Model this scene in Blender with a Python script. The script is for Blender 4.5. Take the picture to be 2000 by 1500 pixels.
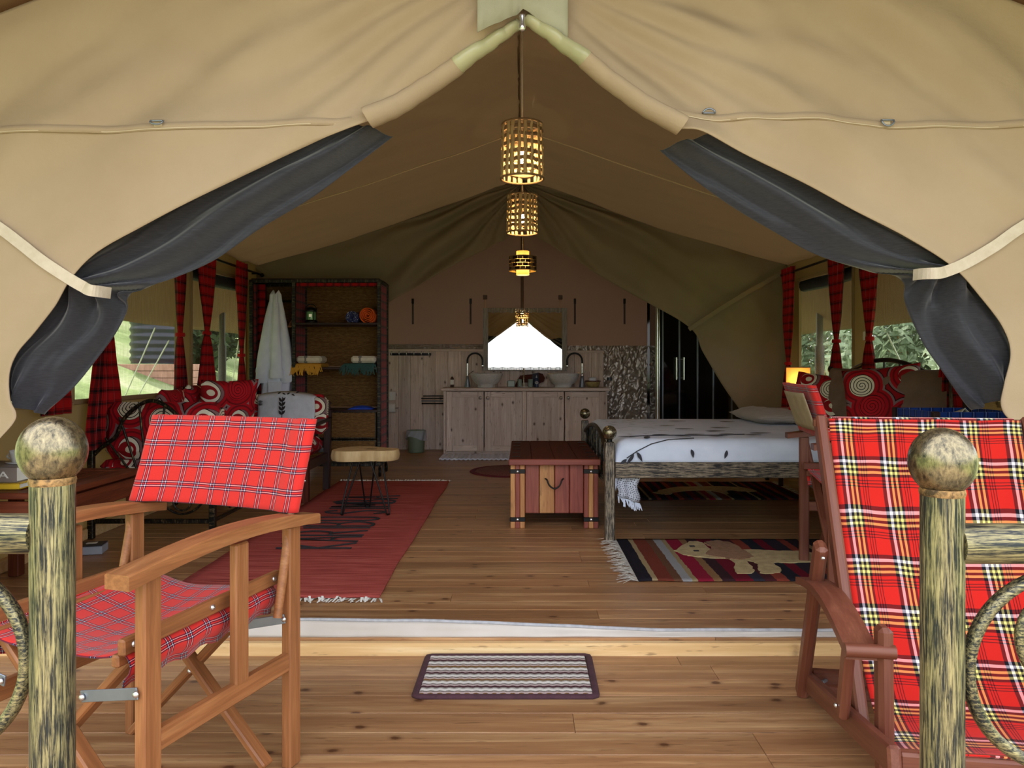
import bpy, bmesh, math, random
from mathutils import Vector, Matrix, noise, Euler
random.seed(7)
PI = math.pi
for o in list(bpy.data.objects): bpy.data.objects.remove(o)
SC = bpy.context.scene
COL = SC.collection

# ------------------------------------------------------------------ camera
CAMZ = 1.04
F = 1450.0                       # focal length in pixels of the 2000 px wide frame
cd = bpy.data.cameras.new('camera'); cam = bpy.data.objects.new('camera', cd); COL.objects.link(cam)
cam.location = (0, 0, CAMZ); cam.rotation_euler = (PI/2, 0, 0)
cd.sensor_width = 36.0; cd.lens = 36.0*F/2000.0
cd.shift_x = -20/2000.0; cd.shift_y = -38/2000.0
cd.clip_start = 0.05; cd.clip_end = 300
SC.camera = cam
def at(px, py, Y):               # a photograph pixel at distance Y as a point in the world
    return Vector(((px-1020)/F*Y, Y, CAMZ-(py-712)/F*Y))

# ------------------------------------------------------------------ world, sun, exposure
w = bpy.data.worlds.new('world'); SC.world = w; w.use_nodes = True
nt = w.node_tree; nt.nodes.clear()
out = nt.nodes.new('ShaderNodeOutputWorld'); bg = nt.nodes.new('ShaderNodeBackground')
sky = nt.nodes.new('ShaderNodeTexSky'); sky.sky_type = 'NISHITA'; sky.sun_disc = False
sky.sun_elevation = math.radians(58); sky.sun_rotation = math.radians(-25); sky.air_density = 1.0; sky.dust_density = 2.5; sky.ozone_density = 1.0
mx = nt.nodes.new('ShaderNodeMix'); mx.data_type = 'RGBA'; mx.inputs[0].default_value = 0.62
mx.inputs[7].default_value = (9.0, 9.0, 9.2, 1)
nt.links.new(sky.outputs[0], mx.inputs[6]); nt.links.new(mx.outputs[2], bg.inputs[0]); nt.links.new(bg.outputs[0], out.inputs[0])
bg.inputs[1].default_value = 0.19
sl = bpy.data.lights.new('sun', 'SUN'); sl.energy = 3.2; sl.angle = math.radians(0.6); sl.color = (1.0, 0.97, 0.92)
so = bpy.data.objects.new('sun', sl); COL.objects.link(so)
so.rotation_euler = Vector((0.42, -0.62, -1.35)).to_track_quat('-Z', 'Y').to_euler(); so.location = (-4, 6, 12)
vs = SC.view_settings; vs.view_transform = 'Standard'; vs.look = 'None'; vs.gamma = 1.0; vs.use_curve_mapping = False
vs.exposure = 1.44
SC.cycles.max_bounces = 10; SC.cycles.diffuse_bounces = 6; SC.cycles.transparent_max_bounces = 12

# ------------------------------------------------------------------ materials
def lin(c):
    if isinstance(c, str):
        c = [int(c[i:i+2], 16)/255 for i in (0, 2, 4)]
    return tuple((x/12.92 if x <= .04045 else ((x+.055)/1.055)**2.4) for x in c)+(1.0,)
class N:
    def __init__(s, name):
        s.m = bpy.data.materials.new(name); s.m.use_nodes = True; s.t = s.m.node_tree; s.t.nodes.clear()
        s.out = s.n('OutputMaterial'); s.b = s.n('BsdfPrincipled'); s.l(s.b.outputs[0], s.out.inputs[0])
    def n(s, ty, **kw):
        x = s.t.nodes.new('ShaderNode'+ty)
        for k, v in kw.items(): setattr(x, k, v)
        return x
    def l(s, a, b): s.t.links.new(a, b)
    def put(s, sock, v):
        if isinstance(v, bpy.types.NodeSocket): s.l(v, sock)
        elif isinstance(v, str): sock.default_value = lin(v)
        else: sock.default_value = v
    def co(s, kind='Object', scale=(1, 1, 1), rot=(0, 0, 0), rnd=False):
        tc = s.n('TexCoord'); v = tc.outputs[kind]
        if rnd:
            oi = s.n('ObjectInfo'); a = s.n('VectorMath', operation='ADD'); c = s.n('CombineXYZ')
            r = s.math('MULTIPLY', oi.outputs['Random'], 37.0)
            for i in range(3): s.l(r, c.inputs[i])
            s.l(v, a.inputs[0]); s.l(c.outputs[0], a.inputs[1]); v = a.outputs[0]
        mp = s.n('Mapping'); s.l(v, mp.inputs[0]); mp.inputs['Scale'].default_value = scale; mp.inputs['Rotation'].default_value = rot
        return mp.outputs[0]
    def math(s, op, a, b=None, c=None, clamp=False):
        x = s.n('Math', operation=op, use_clamp=clamp)
        s.put(x.inputs[0], a)
        if b is not None: s.put(x.inputs[1], b)
        if c is not None: s.put(x.inputs[2], c)
        return x.outputs[0]
    def noise(s, v, scale=5, detail=4, rough=.55, dist=0):
        x = s.n('TexNoise'); s.l(v, x.inputs['Vector']); x.inputs['Scale'].default_value = scale; x.inputs['Detail'].default_value = detail
        x.inputs['Roughness'].default_value = rough; x.inputs['Distortion'].default_value = dist
        return x.outputs[0]
    def ramp(s, fac, stops, interp='LINEAR'):
        x = s.n('ValToRGB'); cr = x.color_ramp; cr.interpolation = interp
        while len(cr.elements) > 1: cr.elements.remove(cr.elements[-1])
        for i, (p, c) in enumerate(stops):
            e = cr.elements[0] if i == 0 else cr.elements.new(p)
            e.position = p; e.color = lin(c) if isinstance(c, str) else ((c, c, c, 1) if not isinstance(c, tuple) else c)
        s.l(fac, x.inputs[0]); return x.outputs[0]
    def mix(s, f, a, b, mode='MIX'):
        x = s.n('Mix', data_type='RGBA', blend_type=mode)
        s.put(x.inputs[0], f); s.put(x.inputs[6], a); s.put(x.inputs[7], b); return x.outputs[2]
    def bump(s, h, strength=.3, dist=.01):
        x = s.n('Bump'); x.inputs['Strength'].default_value = strength; x.inputs['Distance'].default_value = dist
        s.l(h, x.inputs['Height']); s.l(x.outputs[0], s.b.inputs['Normal']); return x.outputs[0]
    def fin(s, col=None, rough=.6, metal=0, spec=None):
        if col is not None: s.put(s.b.inputs['Base Color'], col)
        s.put(s.b.inputs['Roughness'], rough); s.put(s.b.inputs['Metallic'], metal)
        if spec is not None: s.b.inputs['Specular IOR Level'].default_value = spec
        return s.m
def plain(name, c1, c2=None, scale=6, rough=.6, metal=0, bump=0, bscale=60, stretch=(1, 1, 1), spec=None, rnd=True):
    s = N(name); v = s.co('Object', stretch, rnd=rnd)
    f = s.noise(v, scale); col = s.ramp(f, [(.3, c1), (.7, c2 or c1)])
    if bump: s.bump(s.noise(v, bscale, 3), bump, .004)
    return s.fin(col, rough, metal, spec)
def wood(name, c1, c2, c3, grain=14, along=.7, knots=0, rough=.45, rv=.25, spec=.4):
    # grain runs along local X
    s = N(name); v = s.co('Object', (along, grain, grain), rnd=True)
    f = s.noise(v, 2.2, 6, .6, .6); f2 = s.noise(v, 9, 3, .5, .2)
    col = s.ramp(f, [(.28, c1), (.5, c2), (.72, c3)])
    col = s.mix(s.math('MULTIPLY', s.ramp(f2, [(.45, 1.0), (.62, 0.0)]), .35), col, c1)
    if knots: col = s.mix(s.ramp(s.noise(s.co('Object', (7, 60, 60), rnd=True), 1.6, 2), [(.63, 0.0), (.72, .55)]), col, '55351f')
    if knots:
        kv = s.co('Object', (5.5, 8.5, 8.5), rnd=True)
        vo = s.n('TexVoronoi', voronoi_dimensions='2D'); vo.inputs['Scale'].default_value = 1.0; s.l(kv, vo.inputs['Vector'])
        wn = s.noise(kv, 7, 2)
        d = s.math('ADD', vo.outputs['Distance'], s.math('MULTIPLY', wn, .10))
        k = s.ramp(d, [(.0, 1.0), (.10, 1.0), (.15, .3), (.22, 0.0)])
        rc = s.n('SeparateXYZ'); s.l(vo.outputs['Color'], rc.inputs[0]); k = s.math('MULTIPLY', k, s.math('GREATER_THAN', rc.outputs[0], .74))
        col = s.mix(s.math('MULTIPLY', k, knots), col, '4a2412')
    oi = s.n('ObjectInfo'); h = s.n('HueSaturation'); s.l(col, h.inputs['Color'])
    s.l(s.math('MULTIPLY_ADD', oi.outputs['Random'], rv, 1-rv*.55), h.inputs['Value'])
    s.bump(f2, .12, .002)
    return s.fin(h.outputs[0], rough, 0, spec)
def raw(c): return tuple(int(c[i:i+2], 16)/255 for i in (0, 2, 4))+(1.0,)
def stripes(s, coord, period, seq, enc=lambda c: c):
    # seq: list of (width, colour) in any unit
    tot = sum(a for a, _ in seq); stops = []; p = 0
    for a, c in seq: stops.append((p/tot, enc(c))); p += a
    f = s.math('FRACT', s.math('MULTIPLY', coord, 1/period))
    return s.ramp(f, stops, 'CONSTANT')
def tartan(name, pu, seq, pv=None, seq2=None, rough=.85, weave=1400):
    s = N(name); tc = s.n('TexCoord'); sp = s.n('SeparateXYZ'); s.l(tc.outputs['UV'], sp.inputs[0])
    wob = s.noise(tc.outputs['UV'], 9, 2)
    u = s.math('MULTIPLY_ADD', wob, .006, sp.outputs[0]); v = s.math('MULTIPLY_ADD', wob, -.006, sp.outputs[1])
    a = stripes(s, u, pu, seq, raw); b = stripes(s, v, pv or pu, seq2 or seq, raw)     # warp and weft averaged as the eye does
    gm = s.n('Gamma'); s.l(s.mix(.5, a, b), gm.inputs[0]); gm.inputs[1].default_value = 2.2; col = gm.outputs[0]
    s.bump(s.noise(s.co('UV'), 500, 2), .25, .002)
    s.b.inputs['Sheen Weight'].default_value = .15
    return s.fin(col, rough, 0, .15)
def canvas(name, c1, c2, transl=0.0, tcol=None, bump=.25, rough=.9):
    s = N(name); v = s.co('Object')
    f = s.noise(v, 1.7, 6, .6); g = s.noise(v, 260, 2)
    col = s.mix(s.math('MULTIPLY', g, .25), s.ramp(f, [(.3, c1), (.7, c2)]), c1)
    big = s.noise(s.co('Object', (1, 1, 1.6)), 3.5, 5, .6)
    hh = s.math('MULTIPLY_ADD', g, .05, big); s.bump(hh, bump, .03)
    s.fin(col, rough, 0, .12)
    if transl:
        t = s.n('BsdfTranslucent'); s.put(t.inputs[0], tcol or c2); ms = s.n('MixShader'); ms.inputs[0].default_value = transl
        s.l(s.b.outputs[0], ms.inputs[1]); s.l(t.outputs[0], ms.inputs[2]); s.l(ms.outputs[0], s.out.inputs[0])
    return s.m
def worn_metal(name, dark, gold, stretch=(60, 60, 5), lo=.47, hi=.60, rough=.42, metal=.75):
    s = N(name); v = s.co('Object', stretch)
    f = s.noise(v, 1.0, 6, .7, .4); b = s.noise(s.co('Object'), 22, 4, .6)
    k = s.ramp(s.math('MULTIPLY_ADD', b, .22, s.math('MULTIPLY', f, .88)), [(lo, 0.0), (hi, 1.0)])
    col = s.mix(k, dark, gold); s.bump(f, .15, .002)
    return s.fin(col, s.math('MULTIPLY_ADD', k, .15, rough), metal, .5)
def emit(name, col, strength):
    s = N(name); s.put(s.b.inputs['Base Color'], col); s.put(s.b.inputs['Emission Color'], col); s.b.inputs['Emission Strength'].default_value = strength
    return s.m
def swirls(name, scale=6.0, dark=1.0):
    # wax-print cotton: rings and spirals in cream, mauve and black on red
    s = N(name); tc = s.n('TexCoord'); uv = tc.outputs['UV']
    vo = s.n('TexVoronoi', voronoi_dimensions='2D'); vo.inputs['Scale'].default_value = scale; vo.inputs['Randomness'].default_value = .55; s.l(uv, vo.inputs['Vector'])
    d = vo.outputs['Distance']; rc = s.n('SeparateXYZ'); s.l(vo.outputs['Color'], rc.inputs[0])
    dv = s.n('VectorMath', operation='SUBTRACT'); s.l(uv, dv.inputs[0]); s.l(vo.outputs['Position'], dv.inputs[1])
    sx = s.n('SeparateXYZ'); s.l(dv.outputs[0], sx.inputs[0])
    ang = s.math('MULTIPLY', s.math('ARCTAN2', sx.outputs[1], sx.outputs[0]), 1/(2*PI))
    sp = s.math('FRACT', s.math('ADD', s.math('MULTIPLY', d, 11.0), ang))
    spiral = s.ramp(sp, [(0, '120808'), (.26, 'd9d3bd')], 'CONSTANT')
    redsp = s.ramp(sp, [(0, '3a0508'), (.2, 'b01420')], 'CONSTANT')
    # eye: an off-centre crescent
    ec = s.math('ADD', d, s.math('MULTIPLY', s.math('MULTIPLY', sx.outputs[0], scale), .42))
    eye = s.ramp(ec, [(0, 'd8cfb8'), (.09, '8f1018'), (.21, 'dcd6c4'), (.33, '1a0a0a'), (.36, '7d5f60')], 'CONSTANT')
    inner = s.mix(s.ramp(rc.outputs[0], [(0, 0.0), (.38, 1.0)], 'CONSTANT'), spiral, s.mix(s.ramp(rc.outputs[1], [(0, 0.0), (.8, 1.0)], 'CONSTANT'), eye, redsp))
    outer = s.ramp(d, [(0, '150707'), (.375, 'a50f1b'), (.47, '6f0a14'), (.52, 'a50f1b'), (.60, '83696b'), (.66, '140707'), (.685, '8f0d18')], 'CONSTANT')
    m = s.ramp(d, [(0, 0.0), (.36, 1.0)], 'CONSTANT')
    col = s.mix(m, inner, outer)
    s.bump(s.noise(uv, 18, 3), .2, .01)
    return s.fin(col, .8, 0, .2)

M = {}
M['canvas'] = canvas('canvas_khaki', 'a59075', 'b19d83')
M['canvas_light'] = canvas('canvas_hem', 'c2b094', 'cdbda2')
M['fly'] = canvas('fly_canvas', '94846e', '9d8d78', .46, 'd2c8ba')
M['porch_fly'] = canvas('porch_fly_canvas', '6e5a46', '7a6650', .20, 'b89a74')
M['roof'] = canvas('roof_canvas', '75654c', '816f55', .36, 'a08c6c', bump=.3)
M['olive'] = canvas('olive_canvas', '8a7d64', '968970', .15, 'a89a78', bump=.2)
M['brownwall'] = canvas('brown_canvas', '7d685c', '877266', .40, 'a89184', bump=.1)
M['sidewall'] = canvas('side_canvas', 'a4906e', 'b29c78', .34, 'ccb48c')
M['pvc'] = plain('olive_pvc', 'a5a27c', 'b4b08a', 5, .32, bump=.1, bscale=25)
M['strap'] = plain('webbing', 'c6b6a0', 'd0c2ae', 40, .8, bump=.3, bscale=300)
M['net'] = None
def net_mat():
    s = N('dark_net'); v = s.co('Object', (1, 1, 1)); f = s.noise(s.co('Object', (3, 8, 60)), 6, 4)
    col = s.ramp(f, [(.3, '212229'), (.7, '35353d')]); s.bump(f, .15, .004); s.b.inputs['Sheen Weight'].default_value = .4
    return s.fin(col, .65, 0, .3)
M['net'] = net_mat()
M['pine'] = wood('pine_boards', '865c3d', 'a87c54', 'cca678', 10, .55, .85, .34, .34, .5)
M['beam'] = wood('pale_beam', 'c9a06a', 'dbb783', 'e8cd9f', 10, .5, .5, .45, .1)
M['grey_wood'] = wood('greyed_cypress', 'b9a294', 'd6c4b8', 'e4d6cc', 9, .6, .8, .6, .22, .2)
M['chair_wood'] = wood('chair_teak', '74492b', '955f38', 'a57147', 22, 1.2, 0, .42, .12)
M['dark_chair'] = wood('dark_teak', '5d2f22', '70402f', '7d4d3a', 22, 1.2, 0, .42, .12)
M['table_wood'] = wood('table_mahogany', '4a2113', '63301b', '733c22', 22, 1.0, 0, .55, .15, .2)
M['chest_lid'] = wood('rosewood_lid', '3c1710', '4e2014', '5e2a1a', 16, 1.0, 0, .65, .15, .15)
M['chest_red'] = wood('rosewood_red', '6e3028', '8d4638', '9c5643', 14, .9, 0, .45, .2)
M['chest_pale'] = wood('rosewood_pale', '9a6138', 'b98350', 'c9985f', 14, .9, .3, .5, .2)
M['blackwood'] = wood('dark_shelf', '1f0e0d', '2e1513', '3a1c18', 20, 1, 0, .4, .2)
M['slab'] = wood('pale_slab', 'a98658', 'c9aa78', 'd9bf90', 10, 6, .3, .55, .1)
M['bark'] = plain('slab_edge', 'cbb183', 'a98a5a', 14, .7, bump=.4, bscale=30, stretch=(1.5, 1.5, .35))
M['red_tartan'] = tartan('red_tartan', .056, [(38, 'c02f2a'), (3.0, '08082e'), (1.9, 'f3e6e4'), (3.0, '08082e'), (3.6, 'c02f2a'), (3.0, '08082e'), (1.9, 'f3e6e4'), (3.0, '08082e'), (2, 'c02f2a')])
M['deck_tartan'] = tartan('deck_tartan', .118, [(34, 'bd231c'), (9, '14101a'), (7, 'f4eef4'), (7, '14101a'), (6, 'e8d878'), (6, '14101a'), (6, 'e8d878'), (6, '14101a'), (7, 'bd231c'), (2.2, '14101a'), (4, 'bd231c'), (2.2, '14101a'), (4, 'bd231c'), (2.2, '14101a'), (3, 'bd231c')])
M['curtain_tartan'] = tartan('curtain_tartan', .075, [(30, '9c1616'), (2, '120a10'), (7, '74090e'), (2, '120a10'), (10, '150a10'), (3, '9c1616'), (2, '120a10'), (8, '9c1616')])
M['blue_tartan'] = tartan('blue_tartan', .06, [(30, '1d3f8f'), (4, '0b1024'), (3, '1d3f8f'), (2, 'd8dff0'), (3, '1d3f8f'), (4, '0b1024')])
M['swirl'] = swirls('swirl_cotton', 4.9)
M['iron'] = worn_metal('worn_iron', '14110e', '7b6846', (140, 140, 30), .57, .72, .4, .6)
M['bed_iron'] = worn_metal('bed_iron', '1c1b1d', '9a8b76', (16, 230, 230), .49, .66, .5, .35)
M['bed_post'] = worn_metal('bed_post', '231f1c', 'a58f70', (90, 90, 9), .45, .62, .5, .45)
M['rail_metal'] = worn_metal('railing_metal', '2b2e2f', 'a59a70', (430, 430, 22), .49, .66, .34, .6)
M['rail_metal_x'] = worn_metal('railing_metal_bar', '2b2e2f', 'a59a70', (24, 380, 380), .49, .66, .34, .6)
M['ballmetal'] = worn_metal('ball_metal', '3a3a38', 'a89a78', (200, 200, 90), .38, .74, .2, .9)
M['black_metal'] = plain('black_metal', '0d0c0c', '191717', 8, .4, .5)
M['gold'] = plain('brass', 'a8966a', 'd8cfae', 30, .3, .9)
M['chrome'] = plain('chrome', 'c8c9cc', 'd8d9dc', 5, .22, .9)
M['steel'] = plain('grey_steel', '7b838f', '8f97a3', 9, .38, .8)
M['white_cloth'] = plain('white_cloth', 'd0d5e6', 'dfe3f0', 12, .9, bump=.25, bscale=60)
M['cream_cloth'] = plain('cream_towel', 'cdc3b0', 'ddd4c2', 30, .95, bump=.6, bscale=160)
M['beige_cloth'] = plain('beige_cloth', 'a09074', 'b0a083', 20, .95, bump=.4, bscale=120)
M['brown_pillow'] = plain('brown_pillow', '6b5448', '7a6254', 12, .9, bump=.4, bscale=16)
M['grey_cloth'] = plain('grey_throw', 'b9bcc6', 'c8cbd4', 20, .95, bump=.3, bscale=120)
M['print'] = plain('dark_print', '2a2b33', '363740', 10, .9)
M['kiln_black'] = plain('weave_black', '221f22', '2c282b', 60, .95, bump=.6, bscale=180)
M['white_ceramic'] = plain('white_ceramic', 'd7d7d4', 'e2e2df', 4, .2)
M['green_ceramic'] = plain('grey_green', '7f8f86', '8a9a90', 4, .35)
M['basin'] = plain('stone_basin', 'b5b3b3', 'cbc9c8', 60, .5, bump=.8, bscale=55)
M['glassdark'] = plain('smoked_glass', '050506', '0a0a0c', 3, .06, 0, spec=.8)
M['paper'] = plain('paper', 'dcdad4', 'e6e4de', 8, .9)
def wicker():
    s = N('woven_rattan'); v = s.co('Object', (1, 1, 1))
    wv = s.n('TexWave', bands_direction='Z'); s.l(v, wv.inputs[0]); wv.inputs['Scale'].default_value = 42; wv.inputs['Distortion'].default_value = 2.0; wv.inputs['Detail'].default_value = 2
    f = s.noise(s.co('Object', (18, 18, 90)), 1.5, 4)
    col = s.mix(wv.outputs[1], '4a3018', s.ramp(f, [(.35, '7d5833'), (.65, 'ae8652')])); s.bump(wv.outputs[1], .6, .006)
    return s.fin(col, .7, 0, .2)
M['wicker'] = wicker()
def rugmat():
    s = N('red_rug_weave'); f = s.noise(s.co('Object', (.8, 26, 1)), 3, 5, .65); g = s.noise(s.co('Object'), 190, 2)
    col = s.ramp(f, [(.32, '742f2a'), (.5, 'a84d47'), (.68, 'bf6c60')]); col = s.mix(s.ramp(g, [(.72, 0.0), (.8, .6)]), col, 'c08a84')
    s.bump(s.math('ADD', g, s.noise(s.co('Object', (4, 120, 1)), 3, 2)), .5, .004); return s.fin(col, .95, 0, .1)
M['rug'] = rugmat()
def matmat():
    s = N('doormat_pile'); tc = s.n('TexCoord'); sp = s.n('SeparateXYZ'); s.l(tc.outputs['Object'], sp.inputs[0])
    wx = s.math('SINE', s.math('MULTIPLY', sp.outputs[0], 220)); nz = s.noise(tc.outputs['Object'], 160, 3)
    y = s.math('ADD', sp.outputs[1], s.math('ADD', s.math('MULTIPLY', wx, .0022), s.math('MULTIPLY', nz, .006)))
    col = stripes(s, y, .105, [(10, '4a2d33'), (8, 'b7a5a3'), (7, '77706c'), (14, 'd9d6d2'), (8, '8d8272'), (8, '7a5a36'), (8, 'c4b0ac'), (7, '77706c'), (14, 'd9d6d2'), (8, '8a8580')])
    s.bump(nz, .9, .006); return s.fin(col, 1, 0, .05)
M['doormat'] = matmat()
M['mat_edge'] = plain('mat_binding', '3b2029', '4b2b35', 30, .9, bump=.6, bscale=200)
M['lamp_reed'] = plain('reed_strip', 'a88a58', 'cbb27d', 20, .7, bump=.4, bscale=60)
M['lamp_bark'] = plain('banana_fibre', '6a5236', '96794e', 14, .8, bump=.4, bscale=60)
# ------------------------------------------------------------------ mesh helpers
class MB:
    def __init__(s): s.v = []; s.f = []; s.uv = []; s.sm = []
    def add(s, vs, fs, uvs=None, smooth=False):
        b = len(s.v); s.v += [tuple(x) for x in vs]
        for f in fs:
            s.f.append(tuple(b+i for i in f)); s.uv.append([uvs[i] for i in f] if uvs else None); s.sm.append(smooth)
        return s
    def box(s, c, d, b=.003, R=None):
        c = Vector(c); hx, hy, hz = d[0]/2, d[1]/2, d[2]/2; b = min(b, hx*.6, hy*.6, hz*.6)
        vs = []; ix = {}
        for sx in (-1, 1):
            for sy in (-1, 1):
                for sz in (-1, 1):
                    for ax, p in enumerate(((hx, hy-b, hz-b), (hx-b, hy, hz-b), (hx-b, hy-b, hz))):
                        ix[(sx, sy, sz, ax)] = len(vs); q = Vector((p[0]*sx, p[1]*sy, p[2]*sz)); vs.append(c+(R @ q if R else q))
        fs = []
        for ax in range(3):
            for sg in (-1, 1):
                loop = []
                for a2, b2 in ((-1, -1), (1, -1), (1, 1), (-1, 1)):
                    k = [0, 0, 0]; k[ax] = sg; k[(ax+1) % 3] = a2; k[(ax+2) % 3] = b2; loop.append(ix[(*k, ax)])
                fs.append(loop if sg > 0 else loop[::-1])
        for ax in range(3):                       # edges along ax
            e, f = (ax+1) % 3, (ax+2) % 3
            for se in (-1, 1):
                for sf in (-1, 1):
                    k1 = [0, 0, 0]; k1[ax] = -1; k1[e] = se; k1[f] = sf; k2 = list(k1); k2[ax] = 1
                    l = [ix[(*k1, e)], ix[(*k2, e)], ix[(*k2, f)], ix[(*k1, f)]]
                    fs.append(l if se*sf < 0 else l[::-1])
        for sx in (-1, 1):
            for sy in (-1, 1):
                for sz in (-1, 1):
                    l = [ix[(sx, sy, sz, 0)], ix[(sx, sy, sz, 1)], ix[(sx, sy, sz, 2)]]
                    fs.append(l if sx*sy*sz > 0 else l[::-1])
        # uv in metres by dominant plane
        b0 = len(s.v)
        s.add(vs, fs)
        for i in range(len(s.f)-len(fs), len(s.f)):
            pts = [Vector(s.v[j]) for j in s.f[i]]; n = (pts[1]-pts[0]).cross(pts[2]-pts[0]); a = max(range(3), key=lambda k: abs(n[k]))
            s.uv[i] = [(p[(a+1) % 3], p[(a+2) % 3]) if a != 1 else (p[0], p[2]) for p in pts]
        return s
    def bar(s, p, q, w, h, up=(0, 0, 1), b=.003):
        p, q = Vector(p), Vector(q); R = frame(p, q, up); return s.box((p+q)/2, ((q-p).length, w, h), b, R)
    def tube(s, pts, r, n=8, closed=False, flat=1.0, upv=None):
        pts = [Vector(p) for p in pts]; m = len(pts); rs = r if isinstance(r, (list, tuple)) else [r]*m
        vs = []; prev = None; L = 0; uvs = []
        for i, p in enumerate(pts):
            a = pts[(i-1) % m] if (closed or i > 0) else p; c = pts[(i+1) % m] if (closed or i < m-1) else p
            t = (c-a).normalized() if (c-a).length > 1e-9 else Vector((0, 0, 1))
            if upv: nrm = Vector(upv)
            elif prev is None: nrm = Vector((0, 0, 1)) if abs(t.z) < .9 else Vector((1, 0, 0))
            else: nrm = prev
            nrm = (nrm-t*nrm.dot(t)).normalized(); prev = nrm; bn = t.cross(nrm)
            if i: L += (p-pts[i-1]).length
            for k in range(n):
                an = 2*PI*k/n; vs.append(p+nrm*(math.cos(an)*rs[i])+bn*(math.sin(an)*rs[i]*flat)); uvs.append((k/n*2*PI*rs[i], L))
        fs = []
        for i in range(m if closed else m-1):
            for k in range(n):
                a = i*n+k; b2 = i*n+(k+1) % n; c = ((i+1) % m)*n+(k+1) % n; d = ((i+1) % m)*n+k; fs.append((a, b2, c, d))
        s.add(vs, fs, uvs, True)
        if not closed:
            s.add(vs[:n], [tuple(range(n))[::-1]]); s.add(vs[-n:], [tuple(range(n))])
        return s
    def lathe(s, prof, n=24, c=(0, 0, 0), smooth=True, sq=None):
        c = Vector(c); vs = []; m = len(prof)
        for r, z in prof:
            for k in range(n):
                a = 2*PI*k/n; vs.append(c+Vector((r*math.cos(a), r*math.sin(a), z)))
        fs = [(i*n+k, i*n+(k+1) % n, (i+1)*n+(k+1) % n, (i+1)*n+k) for i in range(m-1) for k in range(n)]
        s.add(vs, fs, None, smooth)
        if prof[0][0] > 1e-5: s.add(vs[:n], [tuple(range(n))[::-1]])
        if prof[-1][0] > 1e-5: s.add(vs[-n:], [tuple(range(n))])
        return s
    def ball(s, c, r, n=24, m=14, sz=1.0):
        return s.lathe([(max(r*math.sin(PI*i/m), 1e-6), -r*sz*math.cos(PI*i/m)) for i in range(m+1)], n, c)
    def grid(s, fn, nu, nv, su=1, sv=1, smooth=True, uvo=(0, 0)):
        vs = []; uvs = []
        for j in range(nv+1):
            for i in range(nu+1):
                u, v = i/nu, j/nv; vs.append(fn(u, v)); uvs.append((uvo[0]+u*su, uvo[1]+v*sv))
        fs = [(j*(nu+1)+i, j*(nu+1)+i+1, (j+1)*(nu+1)+i+1, (j+1)*(nu+1)+i) for j in range(nv) for i in range(nu)]
        return s.add(vs, fs, uvs, smooth)
    def prism(s, poly, z0, z1, smooth=False):
        n = len(poly); vs = [(x, y, z0) for x, y in poly]+[(x, y, z1) for x, y in poly]
        s.add(vs, [tuple(range(n))[::-1], tuple(range(n, 2*n))]); s.add(vs, [(i, (i+1) % n, n+(i+1) % n, n+i) for i in range(n)], None, smooth); return s
    def xf(s, Mx): s.v = [tuple(Mx @ Vector(p)) for p in s.v]; return s
    def mesh(s, name, recalc=False):
        me = bpy.data.meshes.new(name); me.from_pydata(s.v, [], s.f)
        if any(s.uv):
            ul = me.uv_layers.new(name='UVMap'); k = 0; flat = []
            for f, u in zip(s.f, s.uv):
                for i in range(len(f)): flat += (u[i] if u else (0, 0))
            ul.data.foreach_set('uv', flat)
        me.polygons.foreach_set('use_smooth', s.sm)
        if recalc:
            bm = bmesh.new(); bm.from_mesh(me); bmesh.ops.remove_doubles(bm, verts=bm.verts, dist=1e-5); bmesh.ops.recalc_face_normals(bm, faces=bm.faces); bm.to_mesh(me); bm.free()
        return me
    def build(s, name, m, parent=None, loc=None, rot=None, solid=0, recalc=False, sub=0):
        me = s.mesh(name, recalc); o = bpy.data.objects.new(name, me); COL.objects.link(o)
        if isinstance(m, str): m = M[m]
        me.materials.append(m)
        if parent: o.parent = parent
        if loc: o.location = loc
        if rot: o.rotation_euler = rot
        if solid:
            md = o.modifiers.new('solid', 'SOLIDIFY'); md.thickness = solid; md.offset = 0
        if sub:
            md = o.modifiers.new('sub', 'SUBSURF'); md.levels = sub; md.render_levels = sub
        return o
def frame(p, q, up=(0, 0, 1)):
    x = (Vector(q)-Vector(p)).normalized(); up = Vector(up)
    if abs(x.dot(up.normalized())) > .98: up = Vector((0, 1, 0)) if abs(x.y) < .9 else Vector((1, 0, 0))
    y = up.cross(x).normalized(); z = x.cross(y); return Matrix((x, y, z)).transposed()
def stick(name, m, parent, p, q, w, h, up=(0, 0, 1), b=.004):
    # a wooden member: local X runs along it so that the grain follows
    p, q = Vector(p), Vector(q); o = MB().box((0, 0, 0), ((q-p).length, w, h), b).build(name, m, parent)
    o.matrix_local = Matrix.Translation((p+q)/2) @ frame(p, q, up).to_4x4(); return o
def tag(o, label=None, cat=None, group=None, kind=None):
    if label: o['label'] = label
    if cat: o['category'] = cat
    if group: o['group'] = group
    if kind: o['kind'] = kind
    return o
def thing(name, label, cat, loc=(0, 0, 0), rz=0, group=None):
    o = bpy.data.objects.new(name, None); COL.objects.link(o); o.empty_display_size = .1
    o.location = loc; o.rotation_euler = (0, 0, rz); return tag(o, label, cat, group)
def struct(o, label=None): return tag(o, label, None, None, 'structure')
def copytree(o, parent=None):
    c = o.copy(); COL.objects.link(c)
    if parent: c.parent = parent
    for ch in list(o.children): copytree(ch, c)
    return c
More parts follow.
